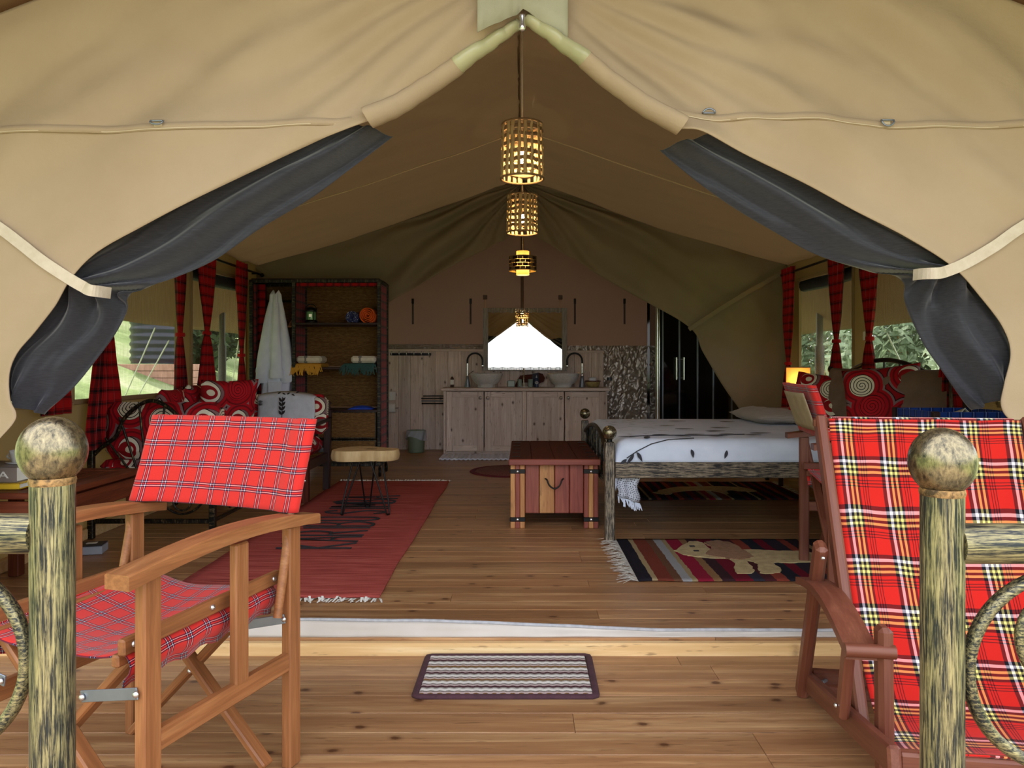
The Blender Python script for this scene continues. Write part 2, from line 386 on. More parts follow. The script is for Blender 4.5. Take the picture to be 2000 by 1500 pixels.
def cr(pts, n):
    # Catmull-Rom through points, n samples evenly in parameter
    pts = [Vector(p) for p in pts]; out = []; m = len(pts)-1
    for i in range(n):
        t = i/(n-1)*m; k = min(int(t), m-1); f = t-k
        p0 = pts[max(k-1, 0)]; p1 = pts[k]; p2 = pts[k+1]; p3 = pts[min(k+2, m)]
        out.append(.5*((2*p1)+(p2-p0)*f+(2*p0-5*p1+4*p2-p3)*f*f+(3*p1-p0-3*p2+p3)*f**3))
    return out
def nz(x, y, z=0): return noise.noise(Vector((x, y, z)))
def rough_mesh(o, amp, fr): 
    for v in o.data.vertices:
        v.co += Vector(noise.noise_vector(v.co*fr))*amp
def fringe(p, q, out, n, L, seed=0, z=.004):
    # a row of loose yarn ends between p and q pointing along out
    rr = random.Random(seed); mb = MB(); p, q, out = Vector(p), Vector(q), Vector(out)
    side = (q-p).normalized()
    for i in range(n):
        a = p.lerp(q, (i+rr.random()*.8)/n); d = out*(L*(.6+.6*rr.random()))+side*rr.uniform(-.5, .5)*L
        mid = a+d*.5+Vector((0, 0, rr.uniform(.002, .016))); e = a+d+Vector((0, 0, rr.uniform(0, .006)))
        wv = side*.005
        mb.add([a-wv, a+wv, mid+wv, mid-wv, e+wv*.6, e-wv*.6], [(0, 1, 2, 3), (3, 2, 4, 5)])
    return mb
def pillow(wd, ht, th, n=22, pinch=.05, seed=0, uvo=None):
    # a stuffed cushion standing in local XZ, thickness along Y
    mb = MB(); uvo = uvo or (seed*1.37, seed*.71)
    for sg in (-1, 1):
        def fn(u, v, sg=sg):
            a, b = 2*u-1, 2*v-1
            t = max((1-abs(a)**3.2)*(1-abs(b)**3.2), 0)**.55
            x = a*wd/2*(1-pinch*(1-b*b)); z = b*ht/2*(1-pinch*(1-a*a))
            y = sg*th/2*t+.012*nz(x*7+seed, z*7, sg*3)*t*2+.010*nz(a*4+seed, b*4)
            return (x, y, z+ht/2)
        mb.grid(fn, n, n, wd, ht, True, uvo)
    return mb
def boxcushion(d, r=.03, seed=0, puff=.02):
    mb = MB().box((0, 0, 0), d, r); return mb

# ------------------------------------------------------------------ dimensions of the tent
YF = 2.68                       # plane of the tent front
FZ = .05                        # height of the inner floor over the deck
WX = 2.5                        # side walls
EAVE, RIDGE = 1.97, 2.80
YP, YB = 7.0, 8.72              # partition and rear wall
def roofz(x, ridge=RIDGE): return ridge-(RIDGE-EAVE)/WX*abs(x)

# ground outside
def ground_mat():
    s = N('grass_ground'); v = s.co('Object'); f = s.noise(v, .55, 6, .6); g = s.noise(v, 14, 4)
    col = s.ramp(f, [(.32, '55653a'), (.5, '7d8c5a'), (.7, 'a5a584')]); col = s.mix(s.math('MULTIPLY', g, .45), col, '5b6b34'); s.bump(g, .8, .05); return s.fin(col, .95, 0, .1)
M['ground'] = ground_mat()
g = MB().grid(lambda u, v: (-60+120*u, -40+120*v, -.42+(.34*max(0, -5-(-60+120*u))**1.05 if u < .5 else 1.6*max(0, (-60+120*u-5)/26)**1.15)+.25*nz(u*14, v*14)*min(1, max(0, (abs(-60+120*u)-4)/4))), 120, 120).build('ground', 'ground'); struct(g)

gslab = MB().box((0, -7.2, -.47), (6.4, 15.6, .2), .02).build('unseen_ground_slab', plain('sandy_slab', '8f8270', 'a89a86', 3, .95, bump=.6, bscale=30)); struct(gslab)  # unseen slab, added so the railing balls reflect brown instead of green
# deck boards and inner floor boards
def boards(root, y0, y1, wd, x0, x1, z, seed, patterns):
    rr = random.Random(seed); cache = {}; y = y0; i = 0
    while y < y1-.01:
        wdt = min(wd, y1-y); x = x0
        pt = rr.choice(patterns); rr.shuffle(pt)
        tot = sum(pt)
        for L in pt:
            ln = round(L/tot*(x1-x0), 3); key = (ln, round(wdt, 3))
            if key not in cache:
                cache[key] = MB().box((0, 0, 0), (ln-.0012, wdt-.0016, .022), .0012).mesh('plank'); cache[key].materials.append(M['pine'])
            o = bpy.data.objects.new('plank', cache[key]); COL.objects.link(o); o.parent = root
            o.location = (x+ln/2, y+wdt/2, z-.011+rr.uniform(-.0005, .0005)); x += ln
        y += wdt; i += 1
deck = MB().box((0, 1.66, -.10), (4.9, 2.0, .14), .005).build('floor', 'beam'); struct(deck); deck.name = 'porch_deck'
boards(deck, .68, YF-.03, .118, -2.45, 2.45, 0, 3, [[2.3, 2.6], [1.5, 3.4], [3.1, 1.8], [1.9, 1.6, 1.4]])
fl = MB().box((0, 5.72, -.06), (5.0, 6.06, .16), .005).build('floor', 'beam'); struct(fl)
boards(fl, YF+.005, YB, .104, -WX, WX, FZ, 5, [[2.2, 2.8], [1.4, 3.6], [3.2, 1.8], [1.7, 1.7, 1.6]])
st = MB().box((0, YF-.012, .013), (4.9, .035, .060), .006).build('trim_1', 'beam'); struct(st)

# canvas door sill lying along the threshold
def sill_h(x): return .012+.040/(1+math.exp((x-.05)*5))+.004*nz(x*3, 1)
sb = thing('door_sill_flap', 'pale canvas sill flap with a grey zip lying along the wooden threshold', 'sill flap', (0, YF+.03, FZ))
MB().grid(lambda u, v: (-2.3+4.6*u, .008+.03*(1-v)**2*0-.02*(1-v)+.006*nz(u*30, v*2), sill_h(-2.3+4.6*u)*v), 110, 6).build('sill_canvas', plain('sill_vinyl', 'bcb3ab', 'c8c0b8', 5, .6, bump=.2, bscale=30), sb, solid=.003)
zc = [(-2.3+4.6*i/110, .010+.006*nz(i/110*30, 2), sill_h(-2.3+4.6*i/110)+.004) for i in range(111)]
MB().tube(zc, .0065, 6).build('zip', plain('grey_zip', '9b9ca3', 'b4b5bb', 40, .6), sb)

# ------------------------------------------------------------------ tent roof, walls
def ceil_fn(sgn):
    def fn(u, v):
        y = YF+.02+(YB+.02-YF)*v; x = sgn*(WX+.02)*u
        sag = -.035*math.sin(PI*u)*abs(math.sin(PI*(y-YF)/2.9))
        wr = .018*nz(u*4+y*.8, y*4.5+u*3, sgn)+.012*nz(u*1.6, y*15, sgn+4)
        return (x, y, roofz(x)+sag+wr)
    return fn
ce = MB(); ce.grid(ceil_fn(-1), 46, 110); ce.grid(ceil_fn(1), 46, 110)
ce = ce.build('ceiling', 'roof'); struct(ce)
for sg in (-1, 1):
    MB().tube([Vector(ceil_fn(sg)(i/30, (5.58-YF-.02)/(YB-YF)))+Vector((0, -.002, -.006)) for i in range(1, 31)], .0045, 5).build('seam', plain('seam_cord', 'cdb892', 'd8c49e', 20, .9), ce)
MB().tube([Vector(ceil_fn(1)(0, i/40))+Vector((-.02, 0, -.008)) for i in range(41)], .007, 8).build('ridge_cord', 'roof', ce)
# fly sheet over the tent, reaching out over the porch and past the side walls
def fly_fn(sgn, ya=2.72, yb=YB+.9, xa=0, xb=2.72):
    def fn(u, v):
        y = ya+(yb-ya)*v; x = sgn*(xa+(xb-xa)*u); u = abs(x)/3.62
        z = 3.01-.358*abs(x) if abs(x) < 2.72 else 3.01-.358*2.72-.67*(abs(x)-2.72)
        return (x, y, z+.014*nz(u*6, y*1.3, sgn)-.03*math.sin(PI*min(1, u*1.3)))
    return fn
fy = MB(); fy.grid(fly_fn(-1), 40, 60); fy.grid(fly_fn(1), 40, 60)
fy = fy.build('fly_sheet', 'fly', solid=.004); struct(fy)
pf = MB(); pf.grid(fly_fn(-1, 1.15, 2.72), 40, 16); pf.grid(fly_fn(1, 1.15, 2.72), 40, 16); struct(pf.build('porch_fly', 'porch_fly', solid=.004))
for sg in (-1, 1):
    struct(MB().grid(fly_fn(sg, 1.15, YB+.9, 2.72, 3.62), 16, 60).build('side_awning', 'porch_fly', solid=.004))

# side walls with window openings
WINS = [(2.86, 3.90), (4.12, 5.38), (5.60, 6.70), (7.30, 8.45)]  # the rearmost pair is unseen, added to let daylight into the bathroom
ZS, ZT = .83, 1.80
def screen_mat():
    s = N('window_screen'); v = s.co('Object', (1, 1, 1)); f = s.noise(s.co('Object', (60, 60, 2.2)), 3, 3)
    t = s.n('BsdfTransparent'); ms = s.n('MixShader'); s.l(s.ramp(f, [(.35, .14), (.65, .29)]), ms.inputs[0])
    s.fin('8b8a84', .9, 0, .1); s.l(t.outputs[0], ms.inputs[1]); s.l(s.b.outputs[0], ms.inputs[2]); s.l(ms.outputs[0], s.out.inputs[0]); return s.m
M['screen'] = screen_mat()
wn = 0
for sg, nm in ((-1, 'left'), (1, 'right')):
    X = sg*(WX+.012); mb = MB()
    mb.box((X, (YF+YB)/2, (FZ+ZS)/2), (.02, YB-YF, ZS-FZ), .004); mb.box((X, (YF+YB)/2, (ZT+EAVE)/2+.02), (.02, YB-YF, EAVE-ZT+.04), .004)
    ys = [YF]+[a for ab in WINS for a in ab]+[YB]
    for k in range(0, len(ys), 2): mb.box((X, (ys[k]+ys[k+1])/2, (ZS+ZT)/2), (.02, ys[k+1]-ys[k], ZT-ZS), .004)
    wl = mb.build('wall_'+nm, 'sidewall'); struct(wl)
    MB().box((sg*(WX-.02), (YF+YB)/2, FZ+.03), (.04, YB-YF-.1, .06), .005).build('baseboard_'+nm, 'beam'); struct(bpy.data.objects['baseboard_'+nm])
    for (a, b) in WINS:
        wn += 1; fr = MB(); Xi = sg*(WX-.004); r = .05
        for (p, q) in (((a, ZS), (b, ZS)), ((a, ZT), (b, ZT)), ((a, ZS), (a, ZT)), ((b, ZS), (b, ZT))):
            fr.bar((Xi, p[0], p[1]), (Xi, q[0], q[1]), .012 if False else .03, .012, (1, 0, 0), .003)
        o = fr.build('window_%d' % wn, 'sidewall'); struct(o)
        MB().box((sg*(WX+.012), (a+b)/2, (ZS+ZT)/2), (.002, b-a, ZT-ZS), .0005).build('screen', 'screen', o)
        # rolled blind at the head of the window
        MB().tube([(sg*(WX+.045), a, ZT-.05), (sg*(WX+.045), (a+b)/2, ZT-.065), (sg*(WX+.045), b, ZT-.05)], .055, 10).build('rolled_blind', plain('dark_blind', '15161a', '202127', 8, .9), o)
# rear wall
def gable(mb, y, ridge, z0, xa, xb, n=40, wob=.006):
    mb.grid(lambda u, v: (xa+(xb-xa)*u, y+wob*nz(u*6, v*6), z0+(roofz(xa+(xb-xa)*u, ridge)-z0)*v), n, 24); return mb
wb = gable(MB(), YB, RIDGE, FZ, -WX, WX).build('wall_back', 'brownwall', solid=.004); struct(wb)
MB().tube([(0, YB-.02, 1.2), (0, YB-.02, 2.75)], .018, 10).build('centre_seam', 'brownwall', wb)
for i, px in enumerate((806, 919, 1123, 1220)):
    p = at(px, 588, YB-.03); b = MB().box((0, 0, 0), (.028, .012, .06), .003).build('toggle', 'black_metal', wb, loc=(p.x, YB-.02, p.z))
    MB().box((0, .003, -.15), (.022, .006, .24), .001).build('strap', plain('brown_strap', '4b4142', '584c4a', 10, .9), b)
# wainscot boards behind the vanity
xs = [758, 778, 802, 826, 850, 875, 901, 921, 946, 972, 995, 1020, 1045, 1070, 1096, 1122, 1155, 1179]
YW = 8.64
for a, b in zip(xs, xs[1:]):
    X0, X1 = at(a, 0, YW).x, at(b, 0, YW).x
    if a == xs[0]: X0 -= .3
    stick('panel_board', 'grey_wood', wb, ((X0+X1)/2, YW+.01, FZ), ((X0+X1)/2, YW+.01, 1.195 if b < 1000 else 1.18), X1-X0-.003, .02, (0, 1, 0), .003)
stick('panel_rail', 'grey_wood', wb, (at(745, 0, YW).x, YW-.006, 1.205), (at(946, 0, YW).x, YW-.006, 1.205), .02, .028)
stick('panel_rail', 'grey_wood', wb, (at(1105, 0, YW).x, YW-.006, 1.19), (at(1180, 0, YW).x, YW-.006, 1.19), .02, .028)
# crinkled plastic splash sheets
def crinkle():
    s = N('crinkled_plastic'); v = s.co('Object', (1, 1, .7), (0, .6, 0)); vo = s.n('TexVoronoi', feature='DISTANCE_TO_EDGE'); vo.inputs['Scale'].default_value = 7
    dn = s.n('VectorMath', operation='ADD'); s.l(v, dn.inputs[0]); tn = s.n('TexNoise'); s.l(v, tn.inputs[0]); tn.inputs['Scale'].default_value = 4; s.l(tn.outputs[1], dn.inputs[1]); s.l(dn.outputs[0], vo.inputs['Vector'])
    s.bump(s.math('ADD', s.math('MULTIPLY', vo.outputs[0], 2.0), s.noise(v, 9, 4, .6, 1.5)), .35, .02); return s.fin('8b7b6d', .24, .2, .8)
M['crinkle'] = crinkle()
for (a, b, t, z0, nmx) in ((756, 946, 672, 1.15, 30), (1108, 1268, 675, FZ, 40)):
    A, B = at(a, t, YW), at(b, t, YW)
    yq = YW-.012 if False else YW+.045
    MB().grid(lambda u, v: (A.x+(B.x-A.x)*u, yq-.012+.014*abs(nz(u*9+v*6, v*8-u*5, a))+.010*abs(nz(u*20-v*8, v*17+u*6, a+3)), z0+(A.z-z0)*v), nmx*2, 90).build('splash_sheet', 'crinkle', wb)

# ------------------------------------------------------------------ tent front: one canvas with a tied-back opening
def fold(x, z):
    sg = 1 if x > 0 else -1; ax = abs(x)
    s_ = ax*.80-z*.60; t_ = ax*.60+z*.80
    a = max(0, min(1, (z-1.0)/1.2))
    rp = math.hypot(ax, 2.5-z); th = math.atan2(2.5-z, ax+1e-6)
    f = .085*nz(s_*.7, t_*3.6, sg*3.1)*a+.040*nz(s_*1.2+4, t_*9, sg*2.2)*a+.045*nz(ax*1.1, z*1.7, sg*8)+.012*math.sin(th*34+4*nz(rp*1.3, th*2, sg))*math.exp(-((rp-.75)/.45)**2)+.012*nz(ax*9, z*3, sg*5)*math.exp(-((z-2.0)/.14)**2)
    seam = .010*math.exp(-((z-(1.88+.0*ax))/.05)**2)
    return f-seam
def frontY(x, z): return YF+fold(x, z)*max(0, min(1, (2.95-.358*abs(x)-z)/.22))-.05*math.sin(PI*max(0, min(1, abs(x)/2.6)))*max(0, min(1, z/1.2))
RZ = lambda x: 2.955-.358*abs(x)
def px2(p): q = at(p[0], p[1], YF); return (q.x, q.z)
LP = [((1020, 46), (0, 2.955)), ((960, 90), (-.35, None)), ((905, 128), (-.7, None)), ((830, 186), (-1.1, None)), ((735, 238), (-1.6, None)), ((640, 274), (-1.9, None)), ((520, 335), (-2.2, None)), ((400, 398), (-2.45, None)), ((300, 452), (-2.6, 1.9)), ((215, 500), (-2.6, 1.6)), ((165, 548), (-2.6, 1.4)), ((132, 600), (-2.6, 1.25)), ((88, 650), (-2.6, 1.1)), ((50, 690), (-2.6, 1.0)), ((33, 730), (-2.6, .9)), ((34, 778), (-2.6, .8)), ((46, 815), (-2.6, .7)), ((10, 860), (-2.6, .6)), ((-40, 920), (-2.6, .45)), ((-70, 1100), (-2.6, .25)), ((-80, 1250), (-2.6, .05))]
RP = [((1022, 46), (0, 2.955)), ((1085, 93), (.35, None)), ((1150, 146), (.7, None)), ((1225, 207), (1.1, None)), ((1300, 262), (1.5, None)), ((1365, 269), (1.75, None)), ((1450, 310), (1.95, None)), ((1560, 365), (2.2, None)), ((1650, 415), (2.45, None)), ((1750, 466), (2.6, 1.8)), ((1845, 525), (2.6, 1.5)), ((1900, 585), (2.6, 1.3)), ((1940, 640), (2.6, 1.15)), ((1955, 690), (2.6, 1.0)), ((1942, 750), (2.6, .85)), ((1940, 800), (2.6, .7)), ((1990, 850), (2.6, .6)), ((2060, 930), (2.6, .45)), ((2090, 1100), (2.6, .25)), ((2100, 1250), (2.6, .05))]
wf = bpy.data.objects.new('wall_front', None); COL.objects.link(wf); wf.location = (0, YF, 0); struct(wf)
def rel(mb): return mb.xf(Matrix.Translation((0, -YF, 0)))
for side, PP in ((-1, LP), (1, RP)):
    E = cr([Vector((*px2(e), 0)) for e, _ in PP], 121); O = [Vector((o[0], o[1] if o[1] is not None else RZ(o[0]), 0)) for _, o in PP]; O = cr(O, 121)
    def fn(u, v, E=E, O=O):
        k = v*120; i = min(int(k), 119); f = k-i; e = E[i].lerp(E[i+1], f); o = O[i].lerp(O[i+1], f); p = e.lerp(o, u)
        y = frontY(p.x, p.y)
        y += -.012*math.exp(-(u/.05)**2)            # the hem stands a little proud
        return (p.x, y, p.y)
    o = rel(MB().grid(fn, 70, 160)).build('canvas_panel', 'canvas', wf, solid=.004)
def on_front(pts, off): return [(p[0], frontY(p[0], p[1])-off-YF, p[1]) for p in pts]
def ribbon(pts, wd, off, th=.003, up=None):
    # a flat band following points on the front canvas
    mb = MB(); P3 = [Vector(q) for q in on_front(pts, off)]
    for a, b in zip(P3, P3[1:]): pass
    L = []; n = len(P3)
    for i, p in enumerate(P3):
        t = (P3[min(i+1, n-1)]-P3[max(i-1, 0)]).normalized(); s_ = Vector((0, -1, 0)).cross(t).normalized(); L.append((p-s_*wd/2, p+s_*wd/2))
    mb.add([q for pr in L for q in pr], [(2*i, 2*i+1, 2*i+3, 2*i+2) for i in range(n-1)], None, True); return mb
for pts in ([(-20, 262), (150, 264), (330, 262), (500, 254), (620, 247), (690, 240)], [(1312, 230), (1400, 236), (1560, 236), (1720, 250), (1850, 250), (2020, 252)]):
    c = cr([Vector((*px2(p), 0)) for p in pts], 50); ribbon([(q.x, q.y) for q in c], .026, .006).build('seam_band', 'canvas', wf, solid=.004)
    ribbon([(q.x, q.y-.008) for q in c], .003, .009).build('stitching', 'canvas_light', wf)
# reinforcing patch at the peak, and the rolled edges of the opening
pv = MB(); 
pa = [px2(p) for p in ((935, -60), (1108, -60), (1108, 92), (1022, 30), (937, 80))]
pv.grid(lambda u, v: (lambda x: (x, frontY(x, 2.3)-.045-YF-.004*abs(math.sin(u*14)), (px2((0, 30+abs(u-.5)*2*54))[1])+(RZ(x)-px2((0, 30+abs(u-.5)*2*54))[1])*v))(px2((935, 0))[0]+(px2((1108, 0))[0]-px2((935, 0))[0])*u), 16, 10)
pv.build('peak_patch', plain('patch_canvas', '9f9c84', 'aca992', 6, .75, bump=.2, bscale=300), wf, solid=.004)
for nm_, pts, mt, r0, r1 in (('rolled_edge', [(1016, 42), (960, 80), (893, 126)], 'pvc', .020, .036), ('rolled_edge', [(893, 126), (830, 170), (770, 212), (722, 238)], 'canvas', .037, .044),
                             ('rolled_edge', [(1026, 42), (1080, 78), (1140, 126)], 'pvc', .020, .036), ('rolled_edge', [(1140, 126), (1200, 174), (1260, 222), (1322, 262)], 'canvas', .036, .041)):
    c = cr([Vector((*px2(p), 0)) for p in pts], 26)
    P3 = [(q.x, frontY(q.x, q.y)-.016-YF+.004*nz(i*.4, 1), q.y) for i, q in enumerate(c)]
    MB().tube(P3, [r0+(r1-r0)*i/25+.002*nz(i*.5, 7) for i in range(26)], 16, flat=.75, upv=(0, -.8, .6)).build(nm_, mt, wf)
for px, py, fl_ in ((332, 257, .45), (1380, 231, .8), (1722, 245, .95)):
    x, z = px2((px, py)); y = frontY(x, z)-.014-YF; r = .022
    d = MB().tube([(x-r+2*r*i/10, y-.004, z+(.008 if fl_ != .95 else .006)) for i in range(11)]+[(x+r*math.cos(a), y-.010, z+.004-fl_*r*math.sin(a)*(1 if fl_ > .9 else -1 if fl_ > .7 else 1)) for a in [PI*k/12 for k in range(1, 12)]], .0032, 6, closed=True).build('d_ring', 'steel', wf)
    MB().box((x, y+.006, z), (.03, .006, .02), .002).build('ring_tab', 'canvas_light', d)
zp = tag(MB().lathe([(.004, 0), (.012, .006), (.012, .02), (.007, .035), (.011, .05), (.010, .058)], 14).build('zip_pull', 'chrome', loc=(0, YF-.06, at(1020, 76, YF).z)), 'chrome zip pull hanging at the peak of the tent opening', 'zip pull')

# dark net drapes, gathered and tied
def drape(name, label, pairs, tie, seed, sg, strap_px):
    root = thing(name, label, 'net curtain', (0, YF, 0))
    U = cr([Vector((*px2(a), 0)) for a, b in pairs], 97); L = cr([Vector((*px2(b), 0)) for a, b in pairs], 97)
    def fn(u, v):
        k = v*96; i = min(int(k), 95); f = k-i; a = U[i].lerp(U[i+1], f); b = L[i].lerp(L[i+1], f)
        a = a+(a-b).normalized()*.095
        p = a.lerp(b, u); wd = (a-b).length
        g = math.exp(-((v-tie)/.10)**2)
        y = .035+.075*u-.060*math.sin(PI*min(1, u*1.06))*min(1, wd/.10)
        e4 = min(1, 4*u)*min(1, 5*(1-u)+.3); y += (.020+.012*g)*math.sin(u*(15+9*g)+4*nz(v*3.2, seed)+v*4)*e4*min(1, wd/.12)+.035*nz(u*4, v*5, seed)*e4*min(1, wd/.12)+.010*nz(u*11, v*8, seed+3)*e4
        return (p.x, y, p.y)
    MB().grid(fn, 40, 150).build('net_panel', 'net', root, solid=.002)
    c = cr([Vector((*px2(p), 0)) for p in strap_px], 40)
    P3 = [Vector((q.x, frontY(q.x, q.y)-YF-.016, q.y)) for q in c]
    n = len(P3)
    for i in range(n):                                # the last part wraps round the bundle
        f = max(0, (i-n*.72)/(n*.28)); P3[i].y += -.030*math.sin(PI*f*.8)+.10*f**3
    V = []
    for i, p in enumerate(P3):
        t = (P3[min(i+1, n-1)]-P3[max(i-1, 0)]); t.y = 0; t.normalize(); s_ = Vector((0, -1, 0)).cross(t).normalized(); V += [p-s_*.020, p+s_*.020]
    MB().add(V, [(2*i, 2*i+1, 2*i+3, 2*i+2) for i in range(n-1)]).build('tie_strap', 'strap', root, solid=.004)
    return root
drape('net_drape', 'dark grey net door drape tied back on the left of the tent opening', [((688, 238), (757, 248)), ((600, 295), (675, 312)), ((520, 336), (595, 372)), ((400, 398), (490, 435)), ((300, 452), (400, 497)), ((215, 500), (310, 537)), ((172, 540), (245, 560)), ((160, 556), (221, 573)), ((140, 590), (217, 594)), ((100, 642), (195, 645)), ((53, 690), (150, 705)), ((33, 730), (105, 760)), ((33, 780), (62, 800)), ((44, 808), (50, 813))], .53, 1, -1,
      [(-60, 400), (20, 452), (100, 508), (160, 548), (200, 570), (224, 574)])
drape('net_drape', 'dark grey net door drape tied back on the right of the tent opening', [((1365, 266), (1300, 276)), ((1450, 310), (1360, 330)), ((1560, 366), (1440, 388)), ((1650, 415), (1530, 442)), ((1750, 466), (1620, 490)), ((1820, 508), (1720, 521)), ((1850, 528), (1783, 534)), ((1868, 545), (1795, 552)), ((1905, 592), (1803, 605)), ((1940, 645), (1832, 668)), ((1955, 695), (1872, 725)), ((1943, 760), (1915, 785)), ((1938, 800), (1934, 805))], .52, 5, 1,
      [(2060, 395), (1990, 440), (1920, 488), (1865, 520), (1815, 538), (1780, 538)])

# ------------------------------------------------------------------ inner partition, tied back
def part_pt(px, py): q = at(px, py, YP); return (q.x, q.z)
for sg, lab, pairs, strap in ((-1, 'olive canvas partition flap tied back on the left, behind the wardrobe', [((1018, 362), 0), ((1012, 420), .08), ((1000, 458), .3), ((930, 496), .8), ((840, 546), 1.2), ((757, 592), 1.6), ((690, 640), 2.0), ((660, 690), 2.499), ((600, 770), 2.51), ((570, 815), 2.51), ((555, 868), 2.51)], [(690, 640), (600, 580), (505, 522)]),
                              (1, 'olive canvas partition flap tied back on the right, behind the bed', [((1022, 362), 0), ((1030, 420), .08), ((1045, 460), .3), ((1130, 512), .8), ((1230, 572), 1.2), ((1345, 640), 1.7), ((1372, 690), 2.2), ((1418, 765), 2.499), ((1455, 815), 2.51), ((1475, 845), 2.51), ((1480, 868), 2.51)], [(1343, 644), (1435, 585), (1536, 528)])):
    root = thing('partition_flap', lab, 'canvas curtain', (0, YP, 0))
    n = len(pairs); E = cr([Vector((*part_pt(*p), 0)) for p, _ in pairs], 90)
    zz = [None]*8+[1.5, .8, FZ] if False else None
    O = []
    for i, (p, ox) in enumerate(pairs):
        O.append(Vector((sg*ox, roofz(ox)-.004 if ox < 2.5 else (1.3, .6, FZ)[i-8], 0)))
    O = cr(O, 90)
    def fn(u, v, E=E, O=O, sg=sg):
        k = v*89; i = min(int(k), 88); f = k-i; p = E[i].lerp(E[i+1], f).lerp(O[i].lerp(O[i+1], f), u)
        ax = abs(p.x); top = max(0, min(1, (p.y-1.2)/1.3))
        r = math.hypot(ax, 2.75-p.y); th = math.atan2(2.75-p.y, ax+1e-6)
        y = .055*math.sin(th*26+3*nz(r*1.5, th*3, sg))*top*math.exp(-((r-1.0)/.9)**2)+.03*nz(ax*2, p.y*2, sg)
        y += .040*nz((ax*.8-p.y*.6)*1.5, (ax*.6+p.y*.8)*6, sg*2)
        return (p.x, y-.02*math.exp(-(u/.06)**2), p.y)
    MB().grid(fn, 50, 110).build('canvas_sheet', 'olive', root, solid=.004)
    c = [Vector((*part_pt(*p), 0)) for p in strap]; c = cr(c, 20); V = []
    for i, p in enumerate(c):
        t = (c[min(i+1, 19)]-c[max(i-1, 0)]).normalized(); s_ = Vector((-t.y, t.x, 0)); 
        for q in (p-s_*.02, p+s_*.02): V.append((q.x, -.055, q.y))
    MB().add(V, [(2*i, 2*i+1, 2*i+3, 2*i+2) for i in range(19)]).build('tie_strap', 'olive', root, solid=.004)

# ------------------------------------------------------------------ window curtains and rods
for sg, nm in ((-1, 'left'), (1, 'right')):
    for (a, b) in ((2.8, 5.42), (5.46, 6.93)):
        lab = 'black curtain rod along the %s tent wall, %s section' % (nm, 'front' if a < 3 else 'rear')
        r = thing('curtain_rod', lab, 'curtain rod', (sg*(WX-.07), a, 1.875))
        MB().tube([(0, 0, 0), (0, b-a, 0)], .011, 8).build('rod', 'black_metal', r)
        for k, y in enumerate((0, b-a)):
            MB().ball((0, y, 0), .02, 10, 8).build('finial', 'black_metal', r)
        for y in (.1, b-a-.1): MB().bar((0, y, 0), (sg*.06, y, 0), .012, .012).build('bracket', 'black_metal', r)
def curtain(x, y, wt, wb, ztop, ztie, zbot, sg, label, seed, flare=1.0):
    root = thing('window_curtain', label, 'curtain', (x, y, 0), 0, 'tartan window curtains')
    def fn(u, v):
        z = ztop+(zbot-ztop)*v; vt = (ztop-ztie)/(ztop-zbot)
        k = v/vt if v < vt else (v-vt)/(1-vt)
        wd = (wt+(.045-wt)*k**1.5) if v < vt else (.045+(wb-.045)*min(1, k*1.15)**.7)
        amp = .016*(.4+.6*min(1, wd/.15))
        yy = (u-.5)*wd+.012*nz(v*4, seed); xx = -sg*(.012+amp*math.sin(u*2*PI*3.5+seed+1.5*nz(v*3, seed, 2)))
        return (xx, yy, z)
    MB().grid(fn, 30, 44, .30, ztop-zbot, True, (seed*.1, 0)).build('cloth', 'curtain_tartan', root, solid=.002)
    MB().lathe([(.030, -.014), (.034, 0), (.030, .014)], 14).build('tie_band', 'curtain_tartan', root, loc=(-sg*.012, .012*nz((ztop-ztie)/(ztop-zbot)*4, seed), ztie))
    return root
CX = WX-.075
for args in ((-CX, 3.84, .20, .26, 1.90, 1.30, .78, -1, 'dark red tartan curtain lowest at far left, half hidden by the net drape'),
             (-CX, 4.30, .30, .34, 1.92, 1.33, .56, -1, 'wide dark red tartan curtain hanging beside the left edge of the daybed'),
             (-CX, 5.24, .20, .24, 1.90, 1.25, .70, -1, 'dark red tartan curtain with knotted waist between the two left windows, nearer one'),
             (-CX, 5.68, .30, .34, 1.92, 1.28, .72, -1, 'dark red tartan curtain just beyond the left window post, over the cushions'),
             (-CX, 6.38, .24, .22, 1.92, 1.12, .66, -1, 'dark red tartan curtain next to the wardrobe at the end of the left wall'),
             (CX, 6.74, .28, .26, 1.92, 1.05, .60, 1, 'dark red tartan curtain rising behind the lit bedside lamp'),
             (CX, 5.70, .34, .32, 1.94, 1.22, .72, 1, 'dark red tartan curtain beside the iron bedhead post, right of the lamp'),
             (CX, 5.16, .34, .30, 1.92, 1.22, .72, 1, 'dark red tartan curtain with a white tag, behind the middle of the bedhead'),
             (CX, 4.20, .26, .26, 1.90, 1.15, .62, 1, 'dark red tartan curtain at far right, mostly behind the net drape')):
    r_ = curtain(*args, seed=int(abs(args[1])*10))
    if 'white tag' in args[-1]: MB().box((-.045, .01, 1.24), (.004, .03, .06), .001).build('tag', 'paper', r_)
